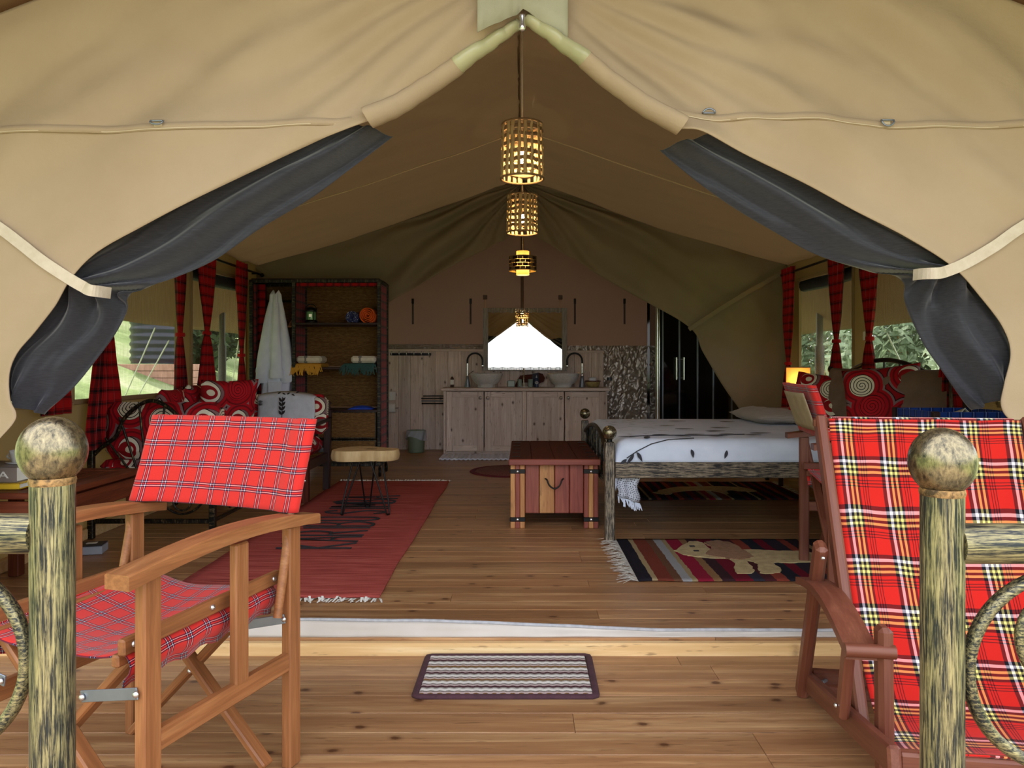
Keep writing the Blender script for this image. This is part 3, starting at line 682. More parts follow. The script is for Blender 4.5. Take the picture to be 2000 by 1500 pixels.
# ------------------------------------------------------------------ director chairs
def screw(parent, p, n=(0, -1, 0), r=.007):
    o = MB().lathe([(r, 0), (r, .002), (r*.6, .005), (1e-5, .006)], 10).build('screw', 'chrome', parent)
    o.matrix_local = Matrix.Translation(Vector(p)) @ Vector(n).to_track_quat('Z', 'Y').to_matrix().to_4x4(); return o
def director_chair(label, loc, rz, W='chair_wood', fabric='red_tartan'):
    t = thing('director_chair', label, 'chair', loc, rz, 'folding director chairs')
    hx, hy = .264, .23
    for s in (1, -1):
        for y in (-hy, hy):
            lg = stick('leg', W, t, (s*hx, y, .0), (s*hx, y, .622), .046, .028, (1, 0, 0), .004)
        stick('upright', W, t, (s*hx, .035, .29), (s*hx, .035, .622), .046, .022, (1, 0, 0))
        stick('side_rail', W, t, (s*hx, -hy+.02, .275), (s*hx, hy-.02, .275), .024, .046)
        arm = MB(); pts = [(-hy-.075+(.62)*i/12) for i in range(13)]
        def arm_z(y): k = (y+hy+.075)/.62; return .628+.034*math.sin(PI*min(1, k*.85+.05))-.012
        vs = []
        for i, y in enumerate(pts):
            z = arm_z(y); wd = .031; th = .015 if i < 11 else .013
            vs += [(s*hx-wd, y, z-th), (s*hx+wd, y, z-th), (s*hx+wd, y, z+th-.003), (s*hx+wd-.004, y, z+th), (s*hx-wd+.004, y, z+th), (s*hx-wd, y, z+th-.003)]
        fs = [(6*i+k, 6*i+(k+1) % 6, 6*i+6+(k+1) % 6, 6*i+6+k) for i in range(12) for k in range(6)]+[tuple(range(6))[::-1], tuple(range(72, 78))]
        o = arm.add([(v[1], -v[0], v[2]) for v in vs], fs).build('armrest', W, t, recalc=True); o.rotation_euler = (0, 0, PI/2)
        # round back pole leaning backwards
        MB().tube([(s*hx*1.0, hy-.055, .40), (s*hx, hy-.005, .63), (s*hx, hy+.0, .655), (s*hx, hy+.082, .888)], [.011, .012, .0095, .0085], 10).build('back_pole', W, t)
        # seat rail on top of the cloth, the cloth gripped beneath it
        stick('seat_rail', W, t, (s*.212, -.25, .468), (s*.212, .245, .482), .020, .034)
        stick('seat_rail', W, t, (s*.190, -.245, .436), (s*.190, .235, .448), .020, .026)
        for y in (-.225, -.005, .215): screw(t, (s*.222, y, .470+.014*(y+.25)/.5), (s, 0, 0))
        for y, oy in ((-.185, 0), (.185, 0)):
            d = .013*s
            stick('cross_bar', W, t, (s*.19, y+d, .44), (-s*.235, y+d, .022), .020, .038, (0, 1, 0))
            screw(t, (-s*.222, y+d-.012, .035), (0, -1, 0))
        for y, sg in ((-hy, -1), (hy, 1)):
            MB().bar((s*(hx+.0), y+sg*-.026*0-.026, .388), (s*.110, y+(-.022 if sg < 0 else -.06), .358), .004, .024, (0, 0, 1), .001).build('bracket', 'steel', t)
            screw(t, (s*hx, y-.030, .388)); screw(t, (s*.117, (y-.026 if sg < 0 else y-.064), .359))
        if s > 0: screw(t, (0, -.212, .235)); screw(t, (0, .160, .235))
    # seat cloth with sag and side flaps
    def seat(u, v):
        x = (u-.5)*.404; y = -.235+.46*v; z = .452+.014*v-.045*math.sin(PI*u)**.8*(.55+.45*math.sin(PI*v))-.004*math.sin(9*u+5*v)
        return (x, y, z)
    st_ = MB().grid(seat, 28, 24, .404, .46)
    for s in (1, -1): st_.grid(lambda u, v: (s*(.202+.022*math.sin(PI*min(u*1.2, 1))), -.235+.46*v, .455+.014*v-.075*u+.006*math.sin(v*30)*u), 5, 24, .10, .46, True, (.404, 0))
    st_.build('seat', fabric, t, solid=.0035)
    # back cloth wrapped round both poles
    def pole(z): k = (z-.63)/.263; return hy-.005+.090*k
    def back(u, v):
        z = .655+.237*v; a = 2*PI*u
        # a flat loop: front face, pole, rear face, pole
        if u < .5: k = u/.5; x = -hx-.017+(2*hx+.034)*k; off = -.016
        else: k = (u-.5)/.5; x = hx+.017-(2*hx+.034)*k; off = .016
        e = min(k, 1-k); off *= math.sqrt(max(0, 1-(1-e/.045)**2)) if e < .045 else 1
        sag = .020*math.sin(PI*(x/(2*hx+.03)+.5)); fr = .35+.65*max(0, min(1, (abs(x)-.20)/.035))
        return (x, pole(z)+off*fr+sag+.004*nz(x*9, z*9), z-.010*math.sin(PI*(x/(2*hx)+.5))*(1 if v > .5 else .6)*0)
    MB().grid(back, 160, 16, 1.15, .237).build('backrest', fabric, t, solid=.003)
    MB().grid(lambda u, v: ((u-.5)*.40, pole(.69+.165*v)+.030+.020*math.sin(PI*((u-.5)*.8+.5)), .69+.165*v), 20, 8, .4, .165).build('back_panel', 'beige_cloth', t, solid=.003)
    return t
director_chair('teak director chair with bright red tartan seat on the deck, front left', (-.926, 1.80, 0), math.radians(-19.4))
director_chair('teak director chair seen from behind beside the bed, beige back panel edged in red tartan', (1.60, 3.42, FZ+.008), math.radians(82), 'dark_chair')

# ------------------------------------------------------------------ sling deck chair
t = thing('deck_chair', 'low folding deck chair with multicoloured tartan sling, front right', 'chair', (1.213, 2.285, 0), math.radians(-8.6)); W = 'dark_chair'
for s in (-1, 1):
    stick('back_rail', W, t, (s*.290, -.025, .875), (s*.290, -.46, .125), .030, .050, (0, 1, .5), .006)
    stick('rear_leg', W, t, (s*.338, .0, .004), (s*.338, -.245, .535), .034, .052, (0, 1, .5), .012)
    stick('seat_rail', W, t, (s*.322, .015, .045), (s*.322, -.80, .215), .028, .060, (0, 0, 1), .006)
    stick('front_leg', W, t, (s*.288, -.615, .435), (s*.288, -.63, .0), .034, .050, (0, 1, 0), .012)
    stick('arm_strut', W, t, (s*.352, -.575, .375), (s*.352, -.515, .175), .024, .044, (0, 1, 0), .008)
    a = MB(); vs = []
    for i in range(15):
        k = i/14; y = -.085-.545*k; z = .372+.050*math.sin(PI*(k*.9+.08))-.006*k; wd = .036; th = .011
        vs += [(y, -(s*.338-wd), z-th), (y, -(s*.338+wd), z-th), (y, -(s*.338+wd), z+th), (y, -(s*.338-wd), z+th)]
    a.add(vs, [(4*i+k, 4*i+(k+1) % 4, 4*i+4+(k+1) % 4, 4*i+4+k) for i in range(14) for k in range(4)]+[(0, 1, 2, 3), (56, 57, 58, 59)])
    o = a.build('armrest', W, t, recalc=True); o.rotation_euler = (0, 0, PI/2)
    MB().tube([(s*.378, -.635, .382), (s*.268, -.635, .382)], .016, 12).build('arm_bar', W, t)
    for p in ((s*.358, -.085, .372), (s*.366, -.515, .20), (s*.366, -.56, .372), (s*.346, -.03, .05)): screw(t, p, (s, 0, 0), .006)
    for p in ((-.288*-s, -.652, .16), (s*.338, -.268, .50)): screw(t, p, (0, -1, 0), .006)
for y, z in ((0.0, .062), (-.03, .86), (-.775, .205)):
    stick('cross_rail', W, t, (-.31, y, z), (.31, y, z), .030, .030 if z > .8 else .045, (0, 0, 1), .006)
stick('cross_rail', W, t, (-.32, -.20, .10), (.32, -.20, .10), .026, .034)
MB().bar((-.30, -.10, .085), (-.27, -.02, .06), .012, .010).build('catch', 'steel', t)
prof = cr([(0, -.053, .874), (0, -.093, .745), (0, -.165, .57), (0, -.245, .42), (0, -.335, .275), (0, -.44, .175), (0, -.57, .145), (0, -.70, .175), (0, -.79, .235)], 60)
Ls = [0]
for a, b in zip(prof, prof[1:]): Ls.append(Ls[-1]+(b-a).length)
TL = Ls[-1]
def sling(u, v):
    k = v*59; i = min(int(k), 58); p = prof[i].lerp(prof[i+1], k-i); x = (u-.5)*.54
    cup = .018*math.sin(PI*u)*math.sin(PI*v)
    e = min(u, 1-u); edge = .012*math.exp(-(e/.05)**2)*math.sin(PI*v)
    return (x*(1-.03*math.sin(PI*v)), p.y+cup*.6-edge+.003*nz(u*5, v*14), p.z-cup*.4+.004*nz(u*6, v*9, 3))
MB().grid(sling, 40, 80, .54, TL, True, (.018, .03)).build('sling', 'deck_tartan', t, solid=.003)
MB().bar((-.268, -.028, .862), (.268, -.028, .862), .040, .034, b=.012).build('sling_hem', 'deck_tartan', t)

# ------------------------------------------------------------------ porch railings in front
for sg, cx, lab in ((-1, -.506, 'gilded black metal railing with ball-topped post at the left of the entrance'), (1, .4525, 'gilded black metal railing with ball-topped post at the right of the entrance')):
    t = thing('porch_railing', lab, 'railing', (cx, .8, 0), 0, None); dz = 0 if sg < 0 else -.012
    MB().lathe([(.0217, -.02), (.0217, .915+dz)], 32).build('post', 'rail_metal', t)
    MB().lathe([(.0219, .911+dz), (.0228, .915+dz), (.0219, .919+dz)], 32).build('weld', M.setdefault('rust_weld', worn_metal('rust_weld', '4a3a2a', 'b08a5a', (120, 120, 120), .47, .65, .5, .6)), t)
    MB().ball((0, 0, .9475+dz), .0338, 36, 22, 1.08).build('ball', 'ballmetal', t)
    zr = .858+dz*.9
    MB().tube([(sg*.015, 0, zr), (sg*.9, 0, zr)], .0215, 20).build('top_rail', 'rail_metal_x', t)
    MB().tube([(sg*.015, 0, .16), (sg*.9, 0, .16)], .018, 16).build('bottom_rail', 'rail_metal_x', t)
    r = .105
    for k in range(4):
        xc = sg*(.028+r+.215*k); zc_ = .722+dz
        MB().tube([(xc+r*math.cos(2*PI*i/48), .0, zc_+r*math.sin(2*PI*i/48)) for i in range(48)], .0085, 10, True, .8, (0, 1, 0)).build('ring', 'rail_metal_x', t)
        MB().tube([(xc+sg*.05*math.cos(PI/2+i*.17), 0, zc_+.085-.05+.05*math.sin(PI/2+i*.17)*1.0) for i in range(16)], .005, 8).build('scroll', 'rail_metal_x', t)
    stick('rail_foot', 'black_metal', t, (0, 0, -.025), (0, 0, .003), .09, .09)

# ------------------------------------------------------------------ doormat
t = thing('doormat', 'small striped pile doormat with purple binding in front of the threshold', 'doormat', (-.052, 2.475, 0))
MB().box((0, 0, .006), (.545, .305, .010), .003).build('pile', 'doormat', t)
e = [(-.283, -.163), (.283, -.163), (.287, .163), (-.281, .160)]; pts = []
for i in range(4):
    a, b = Vector((*e[i], .006)), Vector((*e[(i+1) % 4], .006))
    pts += [a.lerp(b, k/40) for k in range(1, 40)]
MB().tube(pts, .0075, 8, True, 1.6).build('binding', 'mat_edge', t)

# ------------------------------------------------------------------ rugs
def kilim_edge(mb, x0, x1, y0, y1, z, seed, nu=4, nv=40): pass
t = thing('runner_rug', 'long red woven runner with black lettering, on the floor left of centre', 'rug', (-1.075, 3.14, FZ))
MB().grid(lambda u, v: ((-.465+.93*u)+.012*nz(v*5, u*1.5, 2), 3.12*v+.01*nz(u*6, v), .006+.003*nz(u*6, v*12)), 16, 70).build('weave', 'rug', t, solid=.006)
def text_mesh(name, txt, m, parent, length, height, Mx, depth=.0):
    cu = bpy.data.curves.new(name, 'FONT'); cu.body = txt; cu.resolution_u = 3; cu.extrude = 0
    o = bpy.data.objects.new(name, cu); COL.objects.link(o); bpy.context.view_layer.update()
    me = bpy.data.meshes.new_from_object(o.evaluated_get(bpy.context.evaluated_depsgraph_get())); bpy.data.objects.remove(o); bpy.data.curves.remove(cu)
    xs = [v.co.x for v in me.vertices]; ys = [v.co.y for v in me.vertices]; x0, x1, y0, y1 = min(xs), max(xs), min(ys), max(ys)
    for v in me.vertices: v.co = Vector(((v.co.x-x0)/(x1-x0)*length, (v.co.y-y0)/(y1-y0)*height, 0))
    me.transform(Mx); me.materials.append(M[m]); r = bpy.data.objects.new(name, me); COL.objects.link(r); r.parent = parent
    md = r.modifiers.new('s', 'SOLIDIFY'); md.thickness = .003; md.offset = 0
    return r
# letters run away from the viewer with their tops to the left; woven thin
RL = Matrix.Rotation(PI/2, 4, 'Z')
def strokes(name, words, parent, x0, y0, cw, h, gap, wd):
    G = {'K': [[(0, 0), (0, 1)], [(.9, 1), (.1, .45), (1, 0)]], 'A': [[(0, 0), (.45, 1), (1, 0)], [(.25, .38), (.75, .38)]], 'R': [[(0, 0), (0, 1), (.6, .97), (.85, .76), (.6, .52), (.05, .48)], [(.4, .5), (.95, 0)]],
         'I': [[(.3, 0), (.3, 1)]], 'B': [[(0, 0), (0, 1), (.55, .95), (.75, .76), (.5, .55), (.05, .52)], [(.5, .55), (.95, .28), (.6, .03), (0, 0)]], 'U': [[(0, 1), (0, .25), (.3, .02), (.65, .05), (.85, .3), (.85, 1)]],
         'S': [[(.9, .82), (.6, .98), (.2, .9), (.1, .68), (.45, .52), (.85, .32), (.75, .08), (.35, .0), (.05, .16)]], 'M': [[(0, 0), (.05, 1), (.5, .3), (.95, 1), (1, 0)]]}
    x = 0; mb = MB(); rr = random.Random(2)
    for ch in words:
        if ch != ' ':
            for st_ in G[ch]:
                pts = [Vector((x0-h*b, y0+x+cw*a+rr.uniform(-.004, .004), .0150)) for a, b in st_]
                pts2 = cr(pts, 4*len(pts)) if len(st_) > 3 and ch not in 'M' else pts
                mb.tube(pts2, wd, 5, flat=1.0)
        x += (cw*(.45 if ch == 'I' else 1)+gap) if ch != ' ' else gap*1.5
    for i, v in enumerate(mb.v): mb.v[i] = (v[0], v[1], .0135+(v[2]-.0150)*.3)
    return mb.build(name, 'kiln_black', parent)
strokes('lettering', 'KARIBU SIMBA', t, .165, .81, .118, .40, .036, .012)
fringe((-.465, .0, .002), (.475, .0, .002), (0, -1, 0), 130, .055, 4).build('fringe', 'paper', t)['kind'] = 'stuff'
fringe((-.465, 3.12, .002), (.465, 3.12, .002), (0, 1, 0), 170, .06, 5).build('fringe', 'paper', t)['kind'] = 'stuff'

def striped(name, seq, period):
    s = N(name); tc = s.n('TexCoord'); sp = s.n('SeparateXYZ'); s.l(tc.outputs['Object'], sp.inputs[0])
    n1 = s.noise(s.co('Object', (30, 6, 1)), 3, 4); x = s.math('MULTIPLY_ADD', n1, .018, sp.outputs[0])
    col = stripes(s, x, period, seq); g = s.noise(s.co('Object', (40, 120, 1)), 3, 3)
    col = s.mix(s.math('MULTIPLY', g, .35), col, '2a2426'); s.bump(g, .9, .006); return s.fin(col, .98, 0, .08)
KSEQ = [(5, '24202a'), (2, 'a89470'), (5, '7a3a2c'), (3, '6c4a36'), (3, '9d9da0'), (2, 'a08c68'), (5, '8e1c36'), (3, '8c6a48'), (4, '3a2228'), (6, '6d1426'), (4, '30303c'), (4, '4d2228'), (4, '8e4032'), (5, '23242e'), (4, '6d1426'), (6, '2c2630'), (3, '8a3c30'), (5, '2a2028'), (2, 'a08c68'), (6, '231c26'), (4, '5c2430'), (5, '1f222b')]
M['kilim'] = striped('lion_kilim_weave', KSEQ, 1.25)
t = thing('kilim_rug', 'striped kilim rug with a pale woven lion, in front of the bed', 'rug', (.53, 3.38, FZ))
MB().grid(lambda u, v: (1.32*u, .80*v+.008*nz(u*7, v), .006+.003*nz(u*9, v*9)), 40, 20).build('weave', 'kilim', t, solid=.006)
fringe((.0, .0, .003), (.0, .80, .003), (-1, 0, 0), 110, .09, 9).build('fringe', 'paper', t)['kind'] = 'stuff'
def patch(name, poly, m, z, jit, seed, parent):
    rr = random.Random(seed); c = cr([Vector((*p, 0)) for p in poly+[poly[0]]], len(poly)*7)[:-1]
    pl = [(q.x+rr.uniform(-jit, jit), q.y+rr.uniform(-jit, jit)) for q in c]
    return MB().prism(pl, .006, z).build(name, m, parent)
M['lion_cream'] = plain('lion_cream', '9d8a63', 'b9a67c', 26, .98, bump=.9, bscale=120)
M['lion_mane'] = plain('lion_mane', '7d5c42', '957258', 30, .98, bump=.9, bscale=110)
def kp(px, py): q = at(px, py, (CAMZ-FZ)*F/(py-712)); return (q.x-.53, q.y-3.38)
patch('lion_body', [kp(*p) for p in ((1318, 1080), (1345, 1063), (1372, 1064), (1400, 1085), (1450, 1078), (1520, 1080), (1575, 1082), (1600, 1090), (1596, 1101), (1540, 1103), (1512, 1104), (1528, 1120), (1488, 1124), (1478, 1106), (1460, 1100), (1472, 1122), (1436, 1122), (1430, 1098), (1380, 1093), (1340, 1088))], 'lion_cream', .0135, .006, 1, t)
patch('lion_mane', [kp(*p) for p in ((1375, 1064), (1400, 1061), (1430, 1066), (1448, 1078), (1470, 1092), (1440, 1098), (1412, 1094), (1380, 1088), (1392, 1076))], 'lion_mane', .0165, .008, 2, t)
for p in ((1352, 1072), (1360, 1081)): q = kp(*p); MB().box((q[0], q[1], .0145), (.028, .022, .004), .001).build('lion_eye', 'kiln_black', t)
t = thing('kilim_rug', 'striped kilim rug on the dark floor at the far side under the bed', 'rug', (.80, 5.42, FZ))
MB().grid(lambda u, v: (1.28*u, .80*v, .006+.003*nz(u*9, v*9)), 20, 10).build('weave', striped('far_kilim', KSEQ[::-1], .8), t, solid=.006)
patch('lion_body', [(.2, .25), (.4, .5), (.7, .55), (.95, .5), (1.0, .3), (.8, .35), (.75, .2), (.65, .35), (.4, .3), (.3, .18)], 'lion_cream', .012, .01, 3, t)
fringe((1.28, .0, .003), (1.28, .80, .003), (1, 0, 0), 60, .08, 12).build('fringe', 'paper', t)['kind'] = 'stuff'
t = thing('round_rug', 'round dark red rug with speckled centre behind the wooden chest', 'rug', (-.10, 6.88, FZ))
MB().lathe([(1e-5, .010), (.33, .010), (.335, .004), (.335, 0)], 48).build('centre', plain('speckled_rug', '5a1c22', '8a5a50', 70, .95, bump=.6, bscale=120), t)
MB().tube([(.36*math.cos(2*PI*i/48), .36*math.sin(2*PI*i/48), .006) for i in range(48)], .028, 8, True, 1).xf(Matrix.Diagonal((1, 1, .35, 1))).build('border', plain('rug_border', '571520', '6b1c28', 20, .95), t)
t = thing('bath_mat', 'white ribbed bath mat on the floor before the vanity', 'bath mat', (-.33, 7.88, FZ))
MB().grid(lambda u, v: (-.53+1.06*u, -.21+.42*v, .011+.005*math.sin(u*2*PI*22)+.003*nz(u*9, v*5)), 176, 8).build('pile', 'white_cloth', t, solid=.012)

# ------------------------------------------------------------------ wooden chest
t = thing('storage_chest', 'red and honey rosewood chest with iron straps at the foot of the bed', 'chest', (.194, 4.49, FZ))
for k, (x0, x1, m) in enumerate(((-.178, -.090, 'chest_red'), (-.090, .002, 'chest_pale'), (.002, .092, 'chest_red'), (.092, .178, 'chest_red'))):
    stick('front_board', m, t, ((x0+x1)/2, .022, .088), ((x0+x1)/2, .022, .388), x1-x0-.003, .022, (0, 1, 0), .004)
for s in (-1, 1):
    for y in (.02, .98):
        for k in range(3): stick('corner_post', ('chest_pale', 'chest_red', 'chest_pale')[k] if s < 0 else ('chest_red', 'chest_pale', 'chest_red')[k], t, (s*.222+(k-1)*.029, y, 0), (s*.222+(k-1)*.029, y, .392), .029, .058 if k == 1 else .054, (0, 1, 0), .004)
        for z in (.055, .345):
            b = MB().box((s*.222, y, z), (.094, .066, .026), .003).build('iron_strap', 'black_metal', t); screw(b, (s*.222, y-.034 if y < .5 else y+.034, z), (0, -1 if y < .5 else 1, 0), .009)
    for k in range(9): stick('side_board', 'chest_red' if k % 2 else 'chest_pale', t, (s*.235, .10+.1*k, .088), (s*.235, .10+.1*k, .388), .097, .022, (1, 0, 0), .004)
    MB().box((s*.262, .5, .25), (.02, .10, .10), .006).build('side_handle', 'chest_pale', t)
stick('back_board', 'chest_red', t, (-.2, .985, .24), (.2, .985, .24), .022, .30)
stick('bottom_board', 'chest_red', t, (0, .04, .095), (0, .96, .095), .42, .02)
for k in range(4):
    stick('lid_board', 'chest_lid', t, (-.205+.137*k, -.035, .408), (-.205+.137*k, 1.04, .408), .136, .030, (0, 0, 1), .004)
for k in range(5):
    for s in (-1, 1): MB().box((s*(.232-.0*k), .08+.2*k, .4245), (.05, .022, .003), .001).build('lid_rivet', 'black_metal', t)
stick('lid_edge', 'chest_red', t, (-.275, -.042, .405), (.275, -.042, .405), .016, .036)
MB().tube(cr([(-.055, -.004, .300), (-.045, -.026, .296), (-.03, -.030, .262), (0, -.032, .245), (.03, -.030, .262), (.045, -.026, .296), (.055, -.004, .300)], 24), .005, 8).build('handle', 'black_metal', t)

# ------------------------------------------------------------------ iron bed with mattress, spread and pillows
BX0, BX1, BY0, BY1 = .49, 2.43, 4.17, 5.80
t = thing('iron_bed', 'black and gold iron double bed with ball finials and arched ends', 'bed', (BX0, BY0, FZ))
L, Wd = BX1-BX0, BY1-BY0
for x in (0, L):
    for y in (0, Wd):
        zt = .555 if x == 0 else .90
        stick('post', 'bed_iron', t, (x, y, 0), (x, y, zt), .054, .054, (1, 0, 0), .004)
        MB().lathe([(.016, zt), (.014, zt+.018)], 14).build('finial_neck', 'black_metal', t)
        MB().ball((x, y, zt+.052), .041, 24, 16).build('finial', 'ballmetal' if x == 0 else 'black_metal', t)
for y in (0, Wd):
    stick('side_rail', 'bed_iron', t, (.03, y, .412), (L-.03, y, .412), .03, .062); stick('side_rail', 'bed_iron', t, (.03, y+(-.004 if y == 0 else .004), .370), (L-.03, y+(-.004 if y == 0 else .004), .370), .032, .030)
def arch(x, z0, rise, r): return [(x, Wd*i/30, z0+rise*math.sin(PI*i/30)) for i in range(31)]
MB().tube(arch(0, .47, .11, 0), .014, 10).build('foot_arch', 'iron', t)
stick('foot_rail', 'bed_iron', t, (0, 0, .30), (0, Wd, .30), .026, .03)
for k in range(1, 8): MB().tube([(0, Wd*k/8, .30), (0, Wd*k/8, .47+.11*math.sin(PI*k/8))], .008, 8).build('spindle', 'iron', t)
MB().tube([(L, Wd*i/30, .83+.19*math.sin(PI*i/30)**.9) for i in range(31)], .016, 10).build('head_arch', 'black_metal', t)
stick('head_rail', 'black_metal', t, (L, 0, .62), (L, Wd, .62), .024, .026); stick('head_rail', 'black_metal', t, (L, 0, .80), (L, Wd, .80), .014, .016)
for k in range(1, 8): MB().tube([(L, Wd*k/8, .62), (L, Wd*k/8, .83+.19*math.sin(PI*k/8)**.9)], .007, 8).build('spindle', 'black_metal', t)
for k in (1.0, 3.4, 5.0, 6.9): MB().tube([(L, Wd*k/8+.035*math.cos(a), .90+.055*math.sin(a)) for a in [2*PI*i/24 for i in range(24)]], .005, 6, True).build('head_ring', 'black_metal', t)
MB().box((L/2, Wd/2, .40), (L-.06, Wd-.04, .02), .002).build('slat_base', 'black_metal', t)
mt = tag(MB().box((0, 0, 0), (L-.12, Wd-.05, .10), .03).build('mattress', 'white_cloth', loc=(BX0+L/2, BY0+Wd/2, FZ+.465)), 'white mattress under the embroidered bedspread', 'mattress')
# bedspread: draped over the mattress with rounded shoulders
t = thing('bedspread', 'bluish white cotton bedspread with dark embroidered leaves on the iron bed', 'bedspread', (BX0+L/2, BY0+Wd/2, FZ))
def drp(a, half, r, drop):     # arc-length a across the top and down a side
    s_ = 1 if a >= 0 else -1; a = abs(a); flat = half-r
    if a < flat: return s_*a, 0
    q = a-flat
    if q < r*PI/2: th = q/r; return s_*(flat+r*math.sin(th)), -r*(1-math.cos(th))
    return s_*half, -r-(q-r*PI/2)
M['spread'] = plain('bedspread_cotton', 'c6cfe2', 'd4dcee', 8, .95, bump=.35, bscale=40)
HX, HY, TZ = L/2-.035, Wd/2+.004, .566
def spread(u, v):
    a = (u-.5)*2*(HX+.13); b = (v-.5)*2*(HY+.10)
    x, z1 = drp(a, HX, .07, .2); y, z2 = drp(b, HY, .07, .2)
    z = TZ+z1+z2+.004*nz(a*3, b*3)+.010*math.exp(-((a-.75)/.25)**2)*math.exp(-(b/.7)**4)
    y += .004*math.sin(a*22+2*nz(a*3, 1))*(1 if z2 < -.07 else 0)*(1 if b < 0 else -1)
    return (x, y, z)
MB().grid(spread, 90, 80).build('cloth', 'spread', t, solid=.006)
def leaf(p, d, ln, wd, n, parent=None, m='print', mb=None):
    # a flat embroidered leaf at p pointing along d on the plane with normal n
    own = mb is None; mb = mb or MB(); p, d, n = Vector(p), Vector(d).normalized(), Vector(n); s_ = n.cross(d); pts = []
    for i in range(7): k = i/6; pts.append(p+d*ln*k+s_*wd*math.sin(PI*k**.8))
    for i in range(5, 0, -1): k = i/6; pts.append(p+d*ln*k-s_*wd*math.sin(PI*k**.8)*.6)
    mb.add([q+n*.004 for q in pts], [tuple(range(len(pts)))])
    if own: return mb.build('embroidered_leaf', m, parent, solid=.001)
rr = random.Random(11)
def top(x, y): return (x, y, TZ+.006+.004*nz(x*3, y*3))
stem = [(-HX+.10, -HY+.16), (-HX+.22, -HY+.22), (-HX+.40, -HY+.24), (-HX+.62, -HY+.22), (-HX+.8, -HY+.26)]
MB().tube([top(*p) for p in stem], .003, 5).build('embroidered_stem', 'print', t)
for (x, y, a, l) in ((-HX+.12, -HY+.14, 200, .10), (-HX+.20, -HY+.12, 250, .11), (-HX+.24, -HY+.22, 20, .12), (-HX+.36, -HY+.16, 330, .10), (-HX+.44, -HY+.25, 10, .13), (-HX+.56, -HY+.17, 350, .11), (-HX+.64, -HY+.23, 25, .11), (-HX+.78, -HY+.21, 340, .10), (-HX+.85, -HY+.32, 0, .13), (-HX+.62, -HY+.48, 5, .13), (-HX+.46, -HY+.62, 0, .12), (-HX+.72, -HY+.75, 0, .13), (-HX+.40, -HY+.85, 10, .11), (-HX+.55, -HY+1.3, 0, .13), (-HX+.9, -HY+1.2, 0, .11)):
    leaf(top(x, y), (math.cos(math.radians(a)), math.sin(math.radians(a)), 0), l, l*.2, (0, 0, 1), t)
small = MB()
for k in range(46): x, y = -HX+.05+rr.random()*.34, -HY+.25+rr.random()*(2*HY-.4); leaf(top(x, y), (1, rr.uniform(-.3, .3), 0), rr.uniform(.03, .07), .007, (0, 0, 1), mb=small)
small.build('small_embroidery', 'print', t)['kind'] = 'stuff'
MB().tube([(-HX+.06, -HY-.010, TZ-.10), (-HX+.12, -HY-.010, TZ-.06), (-HX+.20, -HY+.004, TZ-.022), (-HX+.30, -HY+.03, TZ+.0), (-HX+.45, -HY+.05, TZ+.006)], .0028, 5).build('embroidered_stem', 'print', t)
for (x, z, a, l) in ((-HX+.10, -.075, 235, .075), (-HX+.115, -.065, 300, .065), (-HX+.06, -.105, 215, .05), (-HX+.42, -.05, 285, .05), (-HX+.62, -.055, 255, .05)):
    leaf((x, -HY-.008, TZ+z), (math.cos(math.radians(a)), 0, math.sin(math.radians(a))), l, .012, (0, -1, 0), t)
# dotted corner hanging down behind the foot post
def dots():
    s = N('dotted_hem'); tc = s.n('TexCoord'); vo = s.n('TexVoronoi', voronoi_dimensions='2D'); vo.inputs['Scale'].default_value = 75; vo.inputs['Randomness'].default_value = .35; s.l(tc.outputs['UV'], vo.inputs['Vector'])
    return s.fin(s.mix(s.ramp(vo.outputs['Distance'], [(0, 1.0), (.24, 0.0)], 'CONSTANT'), 'c3c7d3', '3a3c48'), .95, 0, .1)
M['dots'] = dots()
def corner(u, v): return (-HX+.01+.13*u+.010*math.sin(v*9), -HY-.014+.012*math.sin(u*12+v*2)+.04*u*v, .40-.15*v-.05*u*v)
MB().grid(lambda u, v: (corner(u, v)[0], corner(u, v)[1]+.045, corner(u, v)[2]), 14, 12, .14, .2).build('dotted_hem', 'dots', t, solid=.003)
MB().grid(lambda u, v: (-HX-.012-.01*math.sin(v*30), (v-.5)*2*(HY-.08), TZ-.06-.12*u+.006*math.sin(v*60)*u), 6, 60, .16, 1.5).build('foot_hem', 'dots', t, solid=.003)
fr = fringe((-HX+.02, -HY+.05, .245), (-HX+.15, -HY+.08, .195), (.2, 0, -1), 26, .05, 3); fr.build('fringe', 'spread', t)['kind'] = 'stuff'
# pillows and cushions
def place(name, label, cat, mbm, m, loc, yaw, tilt, group=None, roll=0):
    o = mbm.build(name, m, recalc=True); tag(o, label, cat, group); o.location = loc; o.rotation_euler = Euler((tilt, roll, yaw), 'XYZ'); return o
TOP = FZ+TZ+.006
M['stripe_pillow'] = tartan('striped_pillow', .02, [(10, 'a3988f'), (6, '8c8079')], .5, [(10, 'a3988f'), (2, 'a0958c')])
p = pillow(.70, .42, .10, seed=3); place('pillow', 'flat beige striped pillow lying at the far side of the bed', 'pillow', p, 'stripe_pillow', (1.82, 5.44, TOP+.040), PI/2, -PI/2+.02, 'bed pillows').location.x += .21
place('pillow', 'brown pillow standing against the bedhead between the two patterned cushions', 'pillow', pillow(.58, .40, .15, seed=5), 'brown_pillow', (2.25, 5.02, TOP+.01), math.radians(-62), -.26, 'bed pillows')
place('pillow', 'brown pillow at the near end of the bedhead, right of the patterned cushions', 'pillow', pillow(.62, .40, .17, seed=6), 'brown_pillow', (2.31, 4.33, TOP+.01), math.radians(-40), -.26, 'bed pillows')
